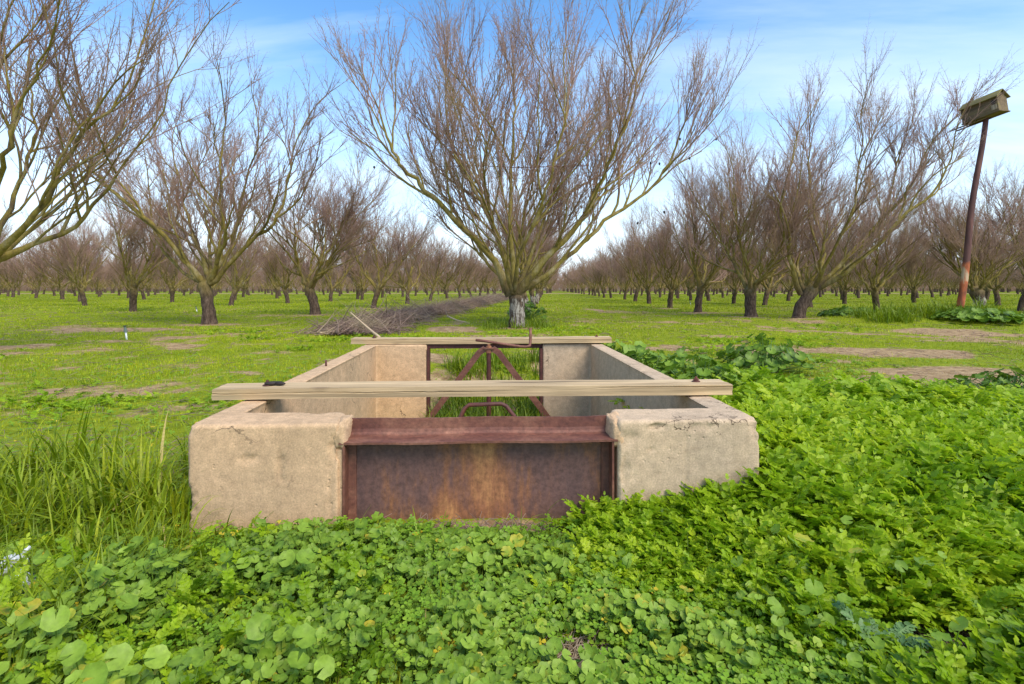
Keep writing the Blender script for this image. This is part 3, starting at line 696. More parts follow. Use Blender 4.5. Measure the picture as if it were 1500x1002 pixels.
hcfg = Cfg(n=(8, 7, 6, 7), L=(2.0, 1.5, .72, .09), R=(.025, .0105, .0055, .0038), ang=(.55, .42, .36, .85), wob=(.13, .085, .07, 0), trop=(.04, .07, .045, 0))
HL = [(p_, r_*HS) for p_, r_ in HL]
hm = tree_meshes(11, hcfg, height=6.9, limbs=HL, fork=.62, trad=.15, extra=.7)
hero = place_tree(hm, (TB.x, TB.y, float(hgt(TB.x, TB.y))), 0, 1, 'largest bare almond tree, straight behind the concrete box, whitewashed trunk base', painted=True)
tube_obj('tie_wire', [([hp_(642, 244, .2), hp_(700, 243, -.3), hp_(755, 246, -.6), hp_(862, 243, -.3)], .008)], 5, hero, M_RUST2)
mh, _, bh = mat('almond_husk'); bh.inputs['Base Color'].default_value = (.018, .013, .012, 1); bh.inputs['Roughness'].default_value = .8
for i, (u, v) in enumerate(((790, 207), (815, 194), (930, 198), (996, 204), (966, 240), (953, 239), (1049, 204), (852, 303), (973, 311), (548, 245), (934, 327), (702, 272), (868, 262), (760, 245), (1010, 232), (792, 232), (880, 226))):
    bm = bmesh.new(); bmesh.ops.create_icosphere(bm, subdivisions=2, radius=1)
    for q in bm.verts: q.co = Vector((q.co.x*.020, q.co.y*.018, q.co.z*.030*(1-.25*q.co.z)))
    o = bm_obj('almond_husk', bm, hero, mh, 0, True); o.location = hp_(u, v, random.Random(i).uniform(-1, 1))

NEARC = Cfg(n=(6, 7, 7, 6), L=(1.6, 1.15, .62, .09), thick=1.0)
near = [tree_meshes(100+i, NEARC, height=5.8, limblen=2.4, nl=5+i % 2, lean=((-.2, .05), (.12, -.1), (-.05, .1), (.2, .12), (0, -.2))[i]) for i in range(5)]
MIDC = Cfg(n=(6, 7, 7, 0), L=(1.7, 1.2, .62, .1), seg=(5, 4, 2, 1), maxl=2, thick=1.5)
mid = [tree_meshes(200+i, MIDC, height=5.8, limblen=2.4, nl=5, lean=((-.15, .05), (.12, -.1), (-.05, .1), (.2, .12))[i], sides=(6, 4, 3, 3, 3)) for i in range(4)]
FARC = Cfg(n=(4, 5, 4, 0), L=(1.8, 1.3, .8, .1), seg=(3, 2, 1, 1), maxl=2, thick=3.2)

ORD = ['nearest', 'second', 'third', 'fourth', 'fifth', 'sixth', 'seventh', 'eighth', 'ninth', 'tenth', 'eleventh', 'twelfth', 'thirteenth', 'fourteenth', 'fifteenth', 'sixteenth', 'seventeenth', 'eighteenth', 'nineteenth', 'twentieth']
ORD += ['%d%s' % (i, {1: 'st', 2: 'nd', 3: 'rd'}.get(i % 10, 'th')) for i in range(21, 80)]
rd = random.Random(5)
T = []      # (k row, X, Y, special)
def px(k, u, v, **kw): x, y = G(u, v); T.append((k, x, y, kw))
# custom shapes for the trees that show largest
def limb(fork, pts, r): return ([tuple(Vector(p)) for p in pts], r)
LS = .85
def limbs_px(bu, bv, fk_uv, lst):
    """limbs drawn as photo pixel offsets from the base of a tree standing at (bu,bv) plus a depth offset in m"""
    x, y = G(bu, bv); o = []
    for r, pts in lst:
        o.append(([(at(u, v, y+d).x-x, d, at(u, v, y+d).z) for u, v, d in pts], r*LS))
    return o
# left-edge tree (trunk just outside the frame)
LE = (-48, 514)
le_l = limbs_px(*LE, None, [(.062, [(-15, 372, 0), (30, 328, -.2), (75, 275, -.3), (110, 205, -.4), (140, 165, -.5), (190, 120, -.5)]),
    (.05, [(-15, 368, 0), (20, 290, .3), (45, 230, .5), (60, 170, .7), (50, 90, .8)]),
    (.045, [(-12, 372, 0), (45, 330, .6), (100, 280, 1.0), (160, 215, 1.2), (200, 150, 1.3)]),
    (.05, [(-15, 370, 0), (0, 250, -.6), (20, 190, -.9), (30, 120, -1.0), (70, 60, -1.2)]),
    (.06, [(-15, 370, .1), (-60, 260, .5), (-90, 150, .8), (-60, 60, .9)]),
    (.06, [(-15, 370, 0), (-40, 240, -.4), (-10, 120, -.8), (0, 40, -1)]), (.06, [(-12, 372, 0), (60, 345, .3), (120, 320, .5), (170, 260, .4), (215, 200, .4)])])
# (308,475) : open vase
l308 = limbs_px(308, 475, None, [(.085, [(303, 420, 0), (280, 395, -.1), (240, 345, -.3), (185, 298, -.4), (145, 262, -.5), (120, 230, -.5)]),
    (.07, [(305, 415, 0), (300, 385, .3), (282, 345, .6), (270, 300, .8), (255, 240, .9)]),
    (.07, [(306, 415, 0), (318, 380, -.3), (330, 345, -.6), (322, 300, -.8), (325, 220, -1)]),
    (.075, [(306, 415, 0), (325, 385, .2), (345, 350, .4), (352, 300, .5), (372, 230, .6)]),
    (.075, [(308, 415, 0), (330, 392, -.1), (370, 355, -.2), (400, 328, -.3), (418, 285, -.3), (425, 235, -.3)]),
    (.06, [(302, 415, 0), (270, 400, .6), (230, 350, 1.1), (215, 270, 1.3)]), (.055, [(306, 415, 0), (310, 360, .9), (320, 280, 1.4)])])
l1168 = limbs_px(1168, 468, None, [(.085, [(1190, 428, 0), (1215, 405, -.1), (1260, 360, -.2), (1310, 305, -.3), (1335, 272, -.4), (1355, 225, -.5)]),
    (.075, [(1190, 428, 0), (1205, 385, .3), (1205, 355, .4), (1190, 300, .6), (1185, 240, .7)]),
    (.075, [(1172, 432, 0), (1160, 395, -.3), (1150, 350, -.5), (1145, 300, -.6), (1160, 240, -.7)]),
    (.07, [(1195, 425, 0), (1240, 395, .5), (1280, 345, .9), (1300, 300, 1.1), (1320, 220, 1.2)]),
    (.08, [(1193, 427, 0), (1240, 400, -.5), (1290, 355, -.8), (1330, 312, -1), (1365, 288, -1.1), (1385, 250, -1.1)]),
    (.06, [(1190, 427, 0), (1220, 370, -.8), (1250, 300, -1.2), (1260, 220, -1.3)]), (.05, [(1180, 430, .1), (1165, 370, .8), (1180, 280, 1.2)])])
px(-1, *LE, mesh=tree_meshes(31, Cfg(n=(6, 6, 6, 6), L=(1.5, 1.1, .6, .08), R=(.022, .0095, .005, .0035)), 6.6, limbs=le_l, fork=1.2, trad=.17), rz=0, sc=.93, label='bare almond tree cut by the left edge, its thick mossy limbs reaching in')
px(-1, 308, 475, mesh=tree_meshes(32, NEARC, 6.5, limbs=l308, fork=.85, lean=(-.14, 0), trad=.135), rz=0, sc=1, label='open vase-shaped almond tree left of the box, dark trunk leaning slightly left')
px(-1, 463, 461, mesh=tree_meshes(33, NEARC, 6.0, fork=.8, lean=(-.22, 0), trad=.14, nl=6), rz=0, sc=1, label='almond tree with trunk leaning left, next one behind the open vase-shaped tree')
for u, v in ((547, 451), (597, 446), (630, 441), (655, 438), (674, 436.5), (690, 435), (703, 434), (714, 433)): px(-1, u, v)
y_ = 17.4
while y_ < 84: T.append((0, (-.75*H)+y_/16+rd.uniform(-.1, .1), y_, {'painted': y_ < 30})); y_ += 6.1
px(1, 1168, 468, mesh=tree_meshes(34, NEARC, 6.5, limbs=l1168, fork=.72, lean=(.38, 0), trad=.145), rz=0, sc=1, label='almond tree right of centre with crooked dark trunk and mossy limbs sweeping right')
px(1, 1100, 465, mesh=tree_meshes(35, NEARC, 6.6, fork=.72, lean=(-.03, 0), trad=.15, nl=7), rz=.5, sc=1, label='upright almond tree with straight dark trunk, just left of the crooked-trunk tree')
for u, v in ((1022, 457), (981, 451), (951, 445), (930, 442), (915, 439), (895, 436.5), (885, 436), (878, 434.5), (872, 433.6), (868, 433), (863, 432.3)): px(1, u, v)
for u, v in ((195, 456), (338, 448), (422, 444), (484, 442), (530, 440)): px(-2, u, v)
for u, v in ((1285, 457), (1186, 451), (1120, 447), (1074, 444.5), (1038, 441), (1012, 440)): px(2, u, v)
px(3, 1437, 456, painted=True, label='almond tree with white painted trunk base behind the leaning pole', mesh=tree_meshes(36, NEARC, 6.0, fork=.7, lean=(-.15, 0), trad=.2, nl=7), rz=0, sc=1)
px(3, 1495, 455)
def lat(k): return (-.75+8.72*k)*H if k < 0 else (.7+6.3*k)*H
for k in range(-26, 30):
    if k == 0: continue
    y0 = {-1: 70, -2: 42, 1: 77, 2: 42, 3: 27}.get(k, 19.)
    y_ = y0+rd.uniform(0, 3)
    while y_ < 84:
        x_ = lat(k)+y_/16+rd.uniform(-.25, .25); u_ = CX+x_/y_*F
        if -230 < u_ < 1730: T.append((k, x_, y_+rd.uniform(-.5, .5), {}))
        y_ += 6.2
T.sort(key=lambda q: q[2]); cnt = {0: 1}
IND, REST = T[:292], T[292:]
for k, x_, y_, kw in IND:
    i = cnt.get(k, 0); cnt[k] = i+1; u_ = CX+x_/y_*F
    side = 'left' if k < 0 else 'right'
    lab = kw.get('label')
    if not lab:
        if k == 0: lab = 'bare almond tree, %s in the row hidden behind the largest tree' % ORD[i]
        else: lab = 'bare almond tree, %s in the %srow to the %s of the largest tree' % (ORD[i], '' if abs(k) == 1 else ORD[abs(k)-1]+' ', side)
        if abs(k) == 1: lab = lab.replace('row to', 'first row to')
    ms = kw.get('mesh') or (near[rd.randrange(5)] if y_ < 34 else mid[rd.randrange(4)])
    place_tree(ms, (x_, y_, float(hgt(x_, y_))), kw.get('rz', rd.uniform(0, 6.28)), kw.get('sc', rd.uniform(.84, 1.04)), lab, painted=kw.get('painted', False))
# everything farther: one mass
fm = [tree_meshes(300+i, FARC, height=6.2, nl=5, sides=(4, 3, 3, 3, 3), trad=.2) for i in range(3)]
def raw(me):
    n = len(me.vertices); co = np.empty(n*3, np.float32); me.vertices.foreach_get('co', co)
    m_ = len(me.loops); l = np.empty(m_, np.int32); me.loops.foreach_get('vertex_index', l)
    lt = np.empty(len(me.polygons), np.int32); me.polygons.foreach_get('loop_total', lt); assert (lt == 4).all()
    return co.reshape(-1, 3), l.reshape(-1, 4)
FR = [(raw(a), raw(b_)) for a, b_ in fm]
for (x_, y_) in [(q[1], q[2]) for q in REST]: pass
pos = [(q[1], q[2]) for q in REST]
for k in range(-34, 50):
    y_ = 98
    while y_ < 180:
        x_ = lat(k)+y_/16+rd.uniform(-.3, .3); u_ = CX+x_/y_*F
        if -150 < u_ < 1650: pos.append((x_, y_+rd.uniform(-1, 1)))
        y_ += 7.5 if y_ < 130 else 14
At, Ac = Acc(), Acc()
for x_, y_ in pos:
    (tv, tf), (cv, cf) = FR[rd.randrange(3)]; a_ = rd.uniform(0, 6.28); s_ = rd.uniform(.85, 1.15); R_ = np.array([[math.cos(a_), -math.sin(a_), 0], [math.sin(a_), math.cos(a_), 0], [0, 0, 1]])*s_
    At.add(tv @ R_.T+np.array([x_, y_, 0]), [tf]); Ac.add(cv @ R_.T+np.array([x_, y_, 0]), [cf])
rr_ = np.random.default_rng(9); ps = []
for i in range(52000):
    y_ = rr_.uniform(150, 195); x_ = rr_.uniform(-1.12, 1.12)*y_; z_ = rr_.uniform(-.3, 3.6)*rr_.random()**.35; a_ = rr_.normal(0, .35); L = rr_.uniform(1.2, 2.6)
    ps.append(([(x_, y_, z_), (x_+math.sin(a_)*L/2, y_, z_+math.cos(a_)*L/2), (x_+math.sin(a_*1.3)*L, y_+.2, z_+math.cos(a_)*L)], [.045, .035, .015]))
tubes(Ac, ps, 3)
r = empty('distant_orchard', (0, 100, 0)); tag(r, 'far mass of purplish bare orchard trees along the horizon', 'orchard', kind='stuff')
for nme, a_, m_ in (('trunks', At, M_BARK), ('crowns', Ac, M_TWIG)):
    o = obj(nme, a_.mesh(nme), None, m_); o.parent = r; o.matrix_parent_inverse = Matrix.Translation((0, -100, 0)); o['kind'] = 'stuff'
del At, Ac
print('trees', len(IND), len(pos))

# ------------------------------------------------------------------ windrow of prunings
rd = random.Random(21); ps = []
for i in range(9000):
    y_ = 9.6+34*rd.random()**1.5; x0 = -4.35*H+y_/16; wd = .62*(1-.2*math.sin(y_)); a_ = rd.gauss(0, .5)
    hh = .23*(.75+.25*math.sin(y_*1.7))*(.45 if y_ < 10.6 else 1)*(1.15 if y_ > 13 else 1)
    dxx = wd*max(-1.35, min(1.35, a_)); z0 = float(max(0, hh*(1-(dxx/(wd*1.3))**2)))*rd.random()**.7+.01
    az_ = rd.uniform(0, 6.28) if rd.random() < .5 else rd.gauss(1.57, .6); L = rd.uniform(.25, 1.0); d = (math.cos(az_), math.sin(az_), rd.gauss(.08, .22))
    p = (x0+dxx-d[0]*L/2, y_-d[1]*L/2, z0); P = [p]
    for k_ in range(3): d = vnorm((d[0]+rd.gauss(0, .12), d[1]+rd.gauss(0, .12), d[2]+rd.gauss(0, .08))); p = vadd(p, d, L/3); P.append((p[0], p[1], max(.01, p[2])))
    r0 = rd.choice((.003, .003, .004, .005, .009)); r0 = max(r0, y_*.00018); ps.append((P, [r0, r0*.9, r0*.7, r0*.4]))
A_ = Acc(); tubes(A_, ps, 4)
tag(obj('brush_windrow', A_.mesh('brush_windrow'), None, M_BRUSH), 'long low windrow of tangled pruned branches lying left of the largest tree', 'brush pile', kind='stuff')
m5 = m_twig('pale_peeled_stick', (.40, .29, .18), (.48, .36, .23), (.52, .40, .27))
def stick(name, pts, r, mtl, label):
    P, R = smooth_path(pts, [r*(1-.5*i/(len(pts)-1)) for i in range(len(pts))], 3)
    c_ = Vector(pts[0]); o = tube_obj(name, [([tuple(Vector(p)-c_) for p in P], R)], 7, None, mtl); o.location = c_; tag(o, label, 'branch')
pt = lambda u, v, y_: tuple(at(u, v, y_))
stick('dry_branch', [pt(556, 494, 4.50), pt(541, 482, 4.60), pt(527, 470, 4.65), pt(513, 457.5, 4.7)], .011, m5, 'pale peeled stick leaning up from the far left corner of the box')
stick('dry_branch', [pt(470, 484, 9.6), pt(498, 481, 9.7), pt(530, 483, 9.8), pt(562, 488, 9.9)], .028, M_BRUSH, 'dark thick pruned branch lying flat at the near tip of the brush windrow')
stick('dry_branch', [pt(468, 487, 9.4), pt(482, 489, 9.5), pt(500, 486, 9.6)], .018, m5, 'short pale branch lying in front of the dark branch at the windrow tip')
stick('dry_branch', [pt(655, 463, 13), pt(672, 470, 12.8), pt(690, 473, 12.7)], .02, m5, 'pale broken branch on the right flank of the brush windrow')
stick('dry_branch', [pt(1340, 468, 15), pt(1390, 462, 15.2), pt(1450, 467, 15), pt(1495, 466, 15)], .03, M_BRUSH, 'grey fallen branch on the grass by the white painted tree')

# ------------------------------------------------------------------ small markers and litter
mw, _, bw = mat('white_plastic'); bw.inputs['Base Color'].default_value = (.68, .70, .72, 1); bw.inputs['Roughness'].default_value = .35
mg, _, bg_ = mat('grey_green_plastic'); bg_.inputs['Base Color'].default_value = (.10, .13, .10, 1)
def riser(u, v, hh, label):
    x_, y_ = G(u, v); z_ = float(hgt(x_, y_)); r = empty('sprinkler_riser', (x_, y_, z_-.02)); tag(r, label, 'sprinkler', 'sprinkler risers in the grass')
    r.rotation_euler = (0, rd.uniform(-.3, -.1), 0)
    tube_obj('riser_pipe', [([(0, 0, 0), (0, 0, hh)], .013)], 8, r, mw)
    bm = bmesh.new(); bmesh.ops.create_cone(bm, cap_ends=True, segments=10, radius1=.03, radius2=.016, depth=.07, matrix=Matrix.Translation((0, 0, hh+.035)))
    bmesh.ops.create_cone(bm, cap_ends=True, segments=10, radius1=.012, radius2=.03, depth=.03, matrix=Matrix.Translation((0, 0, hh+.085))); bm_obj('sprinkler_head', bm, r, mg)
riser(186, 500, .14, 'small white sprinkler riser with a dark head standing alone in the left grass')
riser(289, 457, .14, 'tiny white sprinkler riser just left of the open vase-shaped tree')
riser(1012, 447, .12, 'tiny white sprinkler riser between right-hand row trunks')
def litter(u, v, zz_, sx, sy, sz, seed, label, name='plastic_litter'):
    x_, y_ = G(u, v); x_, y_ = at(u, v, zz_[0]).x, zz_[0]; bm = bmesh.new(); bmesh.ops.create_icosphere(bm, subdivisions=5, radius=1)
    for q in bm.verts:
        p = q.co.copy(); k_ = mnoise.fractal(p*1.7+Vector((seed, 0, 0)), .6, 2.2, 5)+.35*abs(mnoise.noise(p*4+Vector((0, seed, 0)))); q.co = Vector((p.x*sx*(1+.5*k_), p.y*sy*(1+.5*k_), p.z*sz*(1+.9*k_)))
    o = bm_obj(name, bm, None, mw, 0, True); o.location = (x_, y_, zz_[1]); o.rotation_euler = (.3, .5, seed); tag(o, label, 'litter')
litter(25, 838, (1.5, .03), .038, .03, .035, 1.1, 'crumpled white plastic scrap in the tall grass at the left edge, upper piece')
litter(32, 858, (1.42, .02), .030, .03, .03, 4.3, 'crumpled white plastic scrap in the tall grass at the left edge, lower piece')
litter(1490, 655, (2.72, .03), .075, .05, .022, 7.3, 'flat white plastic scrap lying at the right edge beyond the feathery weeds')

# ------------------------------------------------------------------ ground cover
def rotz(a):
    c_, s_ = np.cos(a), np.sin(a); z = np.zeros_like(a); o = np.ones_like(a); return np.stack([np.stack([c_, -s_, z], -1), np.stack([s_, c_, z], -1), np.stack([z, z, o], -1)], -2)
def roty(a):
    c_, s_ = np.cos(a), np.sin(a); z = np.zeros_like(a); o = np.ones_like(a); return np.stack([np.stack([c_, z, s_], -1), np.stack([z, o, z], -1), np.stack([-s_, z, c_], -1)], -2)
def rotx(a):
    c_, s_ = np.cos(a), np.sin(a); z = np.zeros_like(a); o = np.ones_like(a); return np.stack([np.stack([o, z, z], -1), np.stack([z, c_, -s_], -1), np.stack([z, s_, c_], -1)], -2)
def inst(acc, tmpl, R, pos, v):
    V0, Fs, e0 = tmpl; n = len(pos)
    if not n: return
    V = np.einsum('nij,mj->nmi', R, V0)+pos[:, None, :]
    off = (np.arange(n)*len(V0))[:, None, None]
    acc.add(V.reshape(-1, 3), [(f[None]+off).reshape(-1, f.shape[1]) for f in Fs], v=np.repeat(np.clip(v, 0, 1), len(V0)), e=np.tile(e0, n))
def inbox(x, y, m_=.0):
    s, q = w2bx(x, y); return (s > -m_) & (s < BOXW+m_) & (q > -m_) & (q < BOXL+m_)
def scatter_pts(n, x0, x1, y0, y1, dens=None, edge=.012, seed=0, vis=1.25):
    r_ = np.random.default_rng(seed); x = r_.uniform(x0, x1, n); y = r_.uniform(y0, y1, n)
    k_ = ~inbox(x, y, edge)
    k_ &= np.abs(x)/y < vis*750/F
    if dens is not None: k_ &= r_.random(n) < dens(x, y)
    return x[k_], y[k_], r_
def t_mallow(seed):
    r_ = np.random.default_rng(seed); m_ = 17; th = np.linspace(math.radians(-168), math.radians(168), m_)
    lob = 1-.10*np.abs(np.sin(th*2.9+.2))+r_.normal(0, .02, m_); fold = .07*np.cos(th*5.8+.4)
    V = [(0, 0, 0)]; e = [0.]
    for k_, (rr, zz_) in enumerate(((.5, .05), (1., .10+.1*r_.random()))):
        for i in range(m_):
            rad_ = rr*(lob[i] if k_ else 1-.03*np.abs(np.sin(th[i]*2.9))); V.append((rad_*math.cos(th[i]), rad_*math.sin(th[i]), zz_+fold[i]*rr*rr+.06*r_.normal()*(k_))); e.append(.75 if not k_ else 1.)
    i = np.arange(m_-1); T3 = np.stack([np.zeros(m_-1, int), 1+i, 2+i], -1); Q = np.stack([1+i, 1+m_+i, 2+m_+i, 2+i], -1)
    return np.array(V, float), [T3, Q], np.array(e)
def t_leaflet(): # along +x length 1
    M_ = [(0, 0, 0), (.35, 0, -.04), (.7, 0, -.03), (1.02, 0, -.06)]; a_ = [(.16, .19, .05), (.38, .34, .08), (.56, .20, .04), (.78, .24, .03)]
    V = M_+a_+[(x, -y, z) for x, y, z in a_]; Q = np.array([[0, 1, 5, 4], [1, 2, 7, 6], [0, 8, 9, 1], [1, 10, 11, 2]]); T3 = np.array([[1, 6, 5], [2, 3, 7], [1, 9, 10], [2, 11, 3]])
    return np.array(V, float), Q, T3
def t_fern(seed, pairs=6, droop=1., leafsz=.30):
    r_ = np.random.default_rng(seed); LV, LQ, LT = t_leaflet(); Vs = []; Qs = []; Ts = []; es = []; n = 0
    def rach(t_): # in the x-z plane
        a_ = 1.25-1.15*t_*droop; return None
    xs = [0.]; zs = [0.]; sg = 10
    for i in range(sg):
        a_ = .25-droop*.9*((i+.5)/sg)**1.3; xs.append(xs[-1]+math.cos(a_)/sg); zs.append(zs[-1]+math.sin(a_)/sg)
    xs, zs = np.array(xs), np.array(zs); tt = np.linspace(0, 1, sg+1)
    for i in range(pairs+1):
        t_ = .28+.70*i/pairs if i < pairs else 1.
        px_, pz_ = np.interp(t_, tt, xs), np.interp(t_, tt, zs); sl_ = -(.25-droop*.9*t_**1.3)
        for sgn in ((1, -1) if i < pairs else (0,)):
            sz = leafsz*(.50+.75*math.sin(math.pi*(.10+.70*t_)))*r_.uniform(.85, 1.1)*(1.05 if sgn == 0 else 1)
            A_ = np.array([sgn*(1.18-.35*t_)+r_.normal(0, .1)]); Rr = (roty(np.array([sl_])) @ rotz(A_) @ rotx(np.array([r_.normal(0, .35)])) @ roty(np.array([r_.normal(.05, .2)])))[0]
            Vs.append((LV*sz) @ Rr.T+np.array([px_, 0, pz_])); Qs.append(LQ+n); Ts.append(LT+n); es.append(np.array([.0, .3, .3, .6]+[1.]*8)); n += len(LV)
    # rachis ribbon
    w_ = .012; rb = []
    for i in range(sg+1): rb += [(xs[i], -w_*(1.2-tt[i]), zs[i]), (xs[i], w_*(1.2-tt[i]), zs[i]+.004)]
    i = np.arange(sg)*2; Qs.append(np.stack([i, i+1, i+3, i+2], -1)+n); Vs.append(np.array(rb)); es.append(np.zeros(len(rb)))
    return np.concatenate(Vs), [np.concatenate(Qs), np.concatenate(Ts)], np.concatenate(es)
def t_blade(seg, bend): # width 1 along y, length 1 rising in x-z, wide at the base
    V = []; x = z = 0.; 
    for i in range(seg+1):
        t_ = i/seg; w_ = .5*(1-t_**1.8)+.02; V += [(x, -w_, z), (x, w_, z)]
        a_ = 1.45-bend*t_**1.2; x += math.cos(a_)/seg; z += math.sin(a_)/seg
    i = np.arange(seg)*2; return np.array(V), [np.stack([i, i+1, i+3, i+2], -1)], np.linspace(0, 1, seg+1).repeat(2)
def t_clover():
    V = []; T3 = []; e = []
    for k_ in range(3):
        a_ = k_*2.094; c_, s_ = math.cos(a_), math.sin(a_); n = len(V)
        for x, y, z in ((0, 0, 0), (.45, .40, .10), (.85, .36, .12), (.9, 0, .02), (.85, -.36, .12), (.45, -.40, .10), (.5, 0, 0)):
            V.append((x*c_-y*s_, x*s_+y*c_, z)); e.append(1.)
        for a1 in range(1, 5): T3.append((n+6, n+a1, n+a1+1))
        T3 += [(n+6, n, n+1), (n+6, n+5, n)]
    return np.array(V, float), [np.array(T3)], np.array(e)
def blades(acc, x, y, z, r_, Lm, Wm, templ, v, az=None, tilt=.25):
    n = len(x); az = r_.uniform(0, 2*math.pi, n) if az is None else az
    which = r_.integers(0, len(templ), n)
    L = Lm*r_.uniform(.6, 1.25, n); Wd = Wm*r_.uniform(.7, 1.3, n)
    R = rotz(az) @ roty(r_.normal(0, tilt, n))
    Sm = np.zeros((n, 3, 3)); Sm[:, 0, 0] = L; Sm[:, 1, 1] = Wd; Sm[:, 2, 2] = L; R = R @ Sm
    P = np.stack([x, y, z], -1)
    for k_ in range(len(templ)):
        m_ = which == k_; inst(acc, templ[k_], R[m_], P[m_], v[m_] if hasattr(v, '__len__') else np.full(m_.sum(), v))
# zone weights ------------------------------------------------------
def z_fern(x, y):
    # right of and in front of the right half of the box, thinning out into the field
    e = x-(.19-.03*(y-1.2))-(.35*(fbm(x, y, 2.0, 91)-.5)*2)
    a_ = sstep(-.12, .22, e)
    far = sstep(0, .9, (4.9-.36*np.maximum(x-1, 0)**1.35+.9*(fbm(x, y, 1.3, 92)-.5))-y)
    s, q = w2bx(x, y); front = np.where(q < 0, sstep(-.02, .2, x), 1.)
    return a_*far*front*(1-.985*sstep(.2, .5, soil(x, y)*(y < 1.6)))
def z_mallow(x, y):
    n = fbm(x, y, 2.4, 55); a_ = sstep(.95, .55, x)*sstep(-1.35, -.9, x+.5*(n-.5)); return a_*(1-.97*sstep(.15, .45, soil(x, y)*(y < 1.3)))*sstep(2.05, 1.8, y)*(.22+.78*sstep(.36, .52, fbm(x, y, 5., 203, 3)))*(1-.95*sstep(.4, .75, soil(x, y)))
def vb(x, y, seed, k=.5): return fbm(x, y, 2.7, seed, 4)*k
print('cover')
# mallow carpet in front of the box
TM = [t_mallow(i) for i in range(5)]
def mallow(acc, x, y, r_, size, hmax, vbase=.15, steep=.35, zadd=0):
    n = len(x); lump = .25+1.5*sstep(.25, .75, fbm(x, y, 4.2, 201, 3)); w_q = w2bx(x, y)[1]; hh = hmax*lump*(1-.6*sstep(-.35, -.03, w_q)*(w_q < .1))*r_.uniform(.25, 1.0, n)**.8; sz = size*r_.uniform(.45, 1.25, n)*(.65+.5*np.minimum(hh/hmax, 1.3))*(.7+.6*fbm(x, y, 2.6, 202, 3))
    z = hgt(x, y)+hh+zadd; az = r_.uniform(0, 2*math.pi, n)
    R = rotz(az) @ roty(r_.normal(0, steep, n)) @ rotx(r_.normal(0, steep, n)); R = rotx(np.full(n, .25)) @ R
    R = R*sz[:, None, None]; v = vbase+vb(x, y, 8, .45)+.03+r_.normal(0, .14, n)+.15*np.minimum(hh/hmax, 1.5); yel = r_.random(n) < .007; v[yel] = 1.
    P = np.stack([x, y, z], -1); wh = r_.integers(0, len(TM), n)
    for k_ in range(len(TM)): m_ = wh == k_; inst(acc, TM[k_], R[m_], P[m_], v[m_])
    g = np.stack([x+r_.normal(0, .02, n), y+r_.normal(0, .02, n), hgt(x, y)+zadd], -1); mid_ = (g+P)/2+r_.normal(0, .006, (n, 3))
    st = Acc(); tubes(st, [((g[i], mid_[i], P[i]), (.0016, .0014, .0012)) for i in range(n)], 3)
    acc.add(np.concatenate(st.V), [np.concatenate(f) for f in st.F.values()], v=.35, e=1.)
A_ = Acc()
x, y, r_ = scatter_pts(42000, -1.6, 1.1, .92, 2.02, lambda x, y: z_mallow(x, y)*(1-.55*z_fern(x, y))*(1-.75*sstep(-.14, -.02, w2bx(x, y)[1])), seed=1)
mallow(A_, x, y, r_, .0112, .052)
x, y, r_ = scatter_pts(1500, -1.9, -.2, .95, 1.9, lambda x, y: sstep(-.1, -.6, x)*.5, seed=2)
mallow(A_, x, y, r_, .017, .085)
x, y, r_ = scatter_pts(2600, .3, 3.3, .95, 3.3, lambda x, y: .55*z_fern(x, y), seed=3)
mallow(A_, x, y, r_, .0145, .10, .2)
x, y, r_ = scatter_pts(700, -.3, .55, 1.25, 1.80, lambda x, y: sstep(.35, .0, np.abs(x+.18))*sstep(1.3, 1.6, y), seed=4)
mallow(A_, x, y, r_, .0165, .055)
tag(obj('mallow_ground_cover', A_.mesh('mallow_ground_cover'), None, M_MALLOW), 'carpet of round-leaved mallow in front of the concrete box', 'ground cover', kind='stuff')
# feathery weeds
TF = [t_fern(i, 9, d_, .165) for i, d_ in enumerate((.6, 1., 1.4, .9))]; TFl = [t_fern(40+i, 6, d_, .22) for i, d_ in enumerate((.8, 1.2))]
def ferns(acc, x, y, r_, Lm, nl, TT, el=(.35, 1.25), vofs=.0, hh=None, zoff=0):
    n = len(x); k_ = r_.integers(nl[0], nl[1]+1, n); idx_ = np.repeat(np.arange(n), k_); N_ = len(idx_)
    L = Lm[idx_]*r_.uniform(.65, 1.15, N_) if hasattr(Lm, '__len__') else Lm*r_.uniform(.65, 1.15, N_); az = r_.uniform(0, 6.283, N_)
    pitch = r_.uniform(el[0], el[1], N_); R = rotz(az) @ roty(-pitch) @ rotx(r_.normal(0, .3, N_)); R = R*L[:, None, None]
    st = r_.uniform(0, .35, N_)*L
    P = np.stack([x[idx_]+r_.normal(0, .012, N_), y[idx_]+r_.normal(0, .012, N_), hgt(x, y)[idx_]+st*.8+zoff], -1)
    v = .02+vb(x, y, 19, 1.0)[idx_]+r_.normal(0, .12, N_)+r_.normal(0, .07, n)[idx_]+vofs; wh = r_.integers(0, len(TT), N_)
    for j in range(len(TT)): m_ = wh == j; inst(acc, TT[j], R[m_], P[m_], v[m_])
A_ = Acc()
x, y, r_ = scatter_pts(11500, -.1, 3.4, .93, 2.9, z_fern, seed=5)
Lm = (1-.28*sstep(1.9, 1.2, y))*(.095+.10*sstep(.35, .95, x+.12*(y-1.2)))*(.75+.5*fbm(x, y, 3, 66))*(1-.45*sstep(1.35, 1.05, y)*sstep(1.1, .5, x))
ferns(A_, x, y, r_, Lm*.86, (6, 9), TF, (.3, 1.2))
x, y, r_ = scatter_pts(3600, .8, 4.6, 2.9, 6.2, z_fern, seed=6)
ferns(A_, x, y, r_, .17*(.7+.6*fbm(x, y, 2, 67)), (4, 6), TFl)
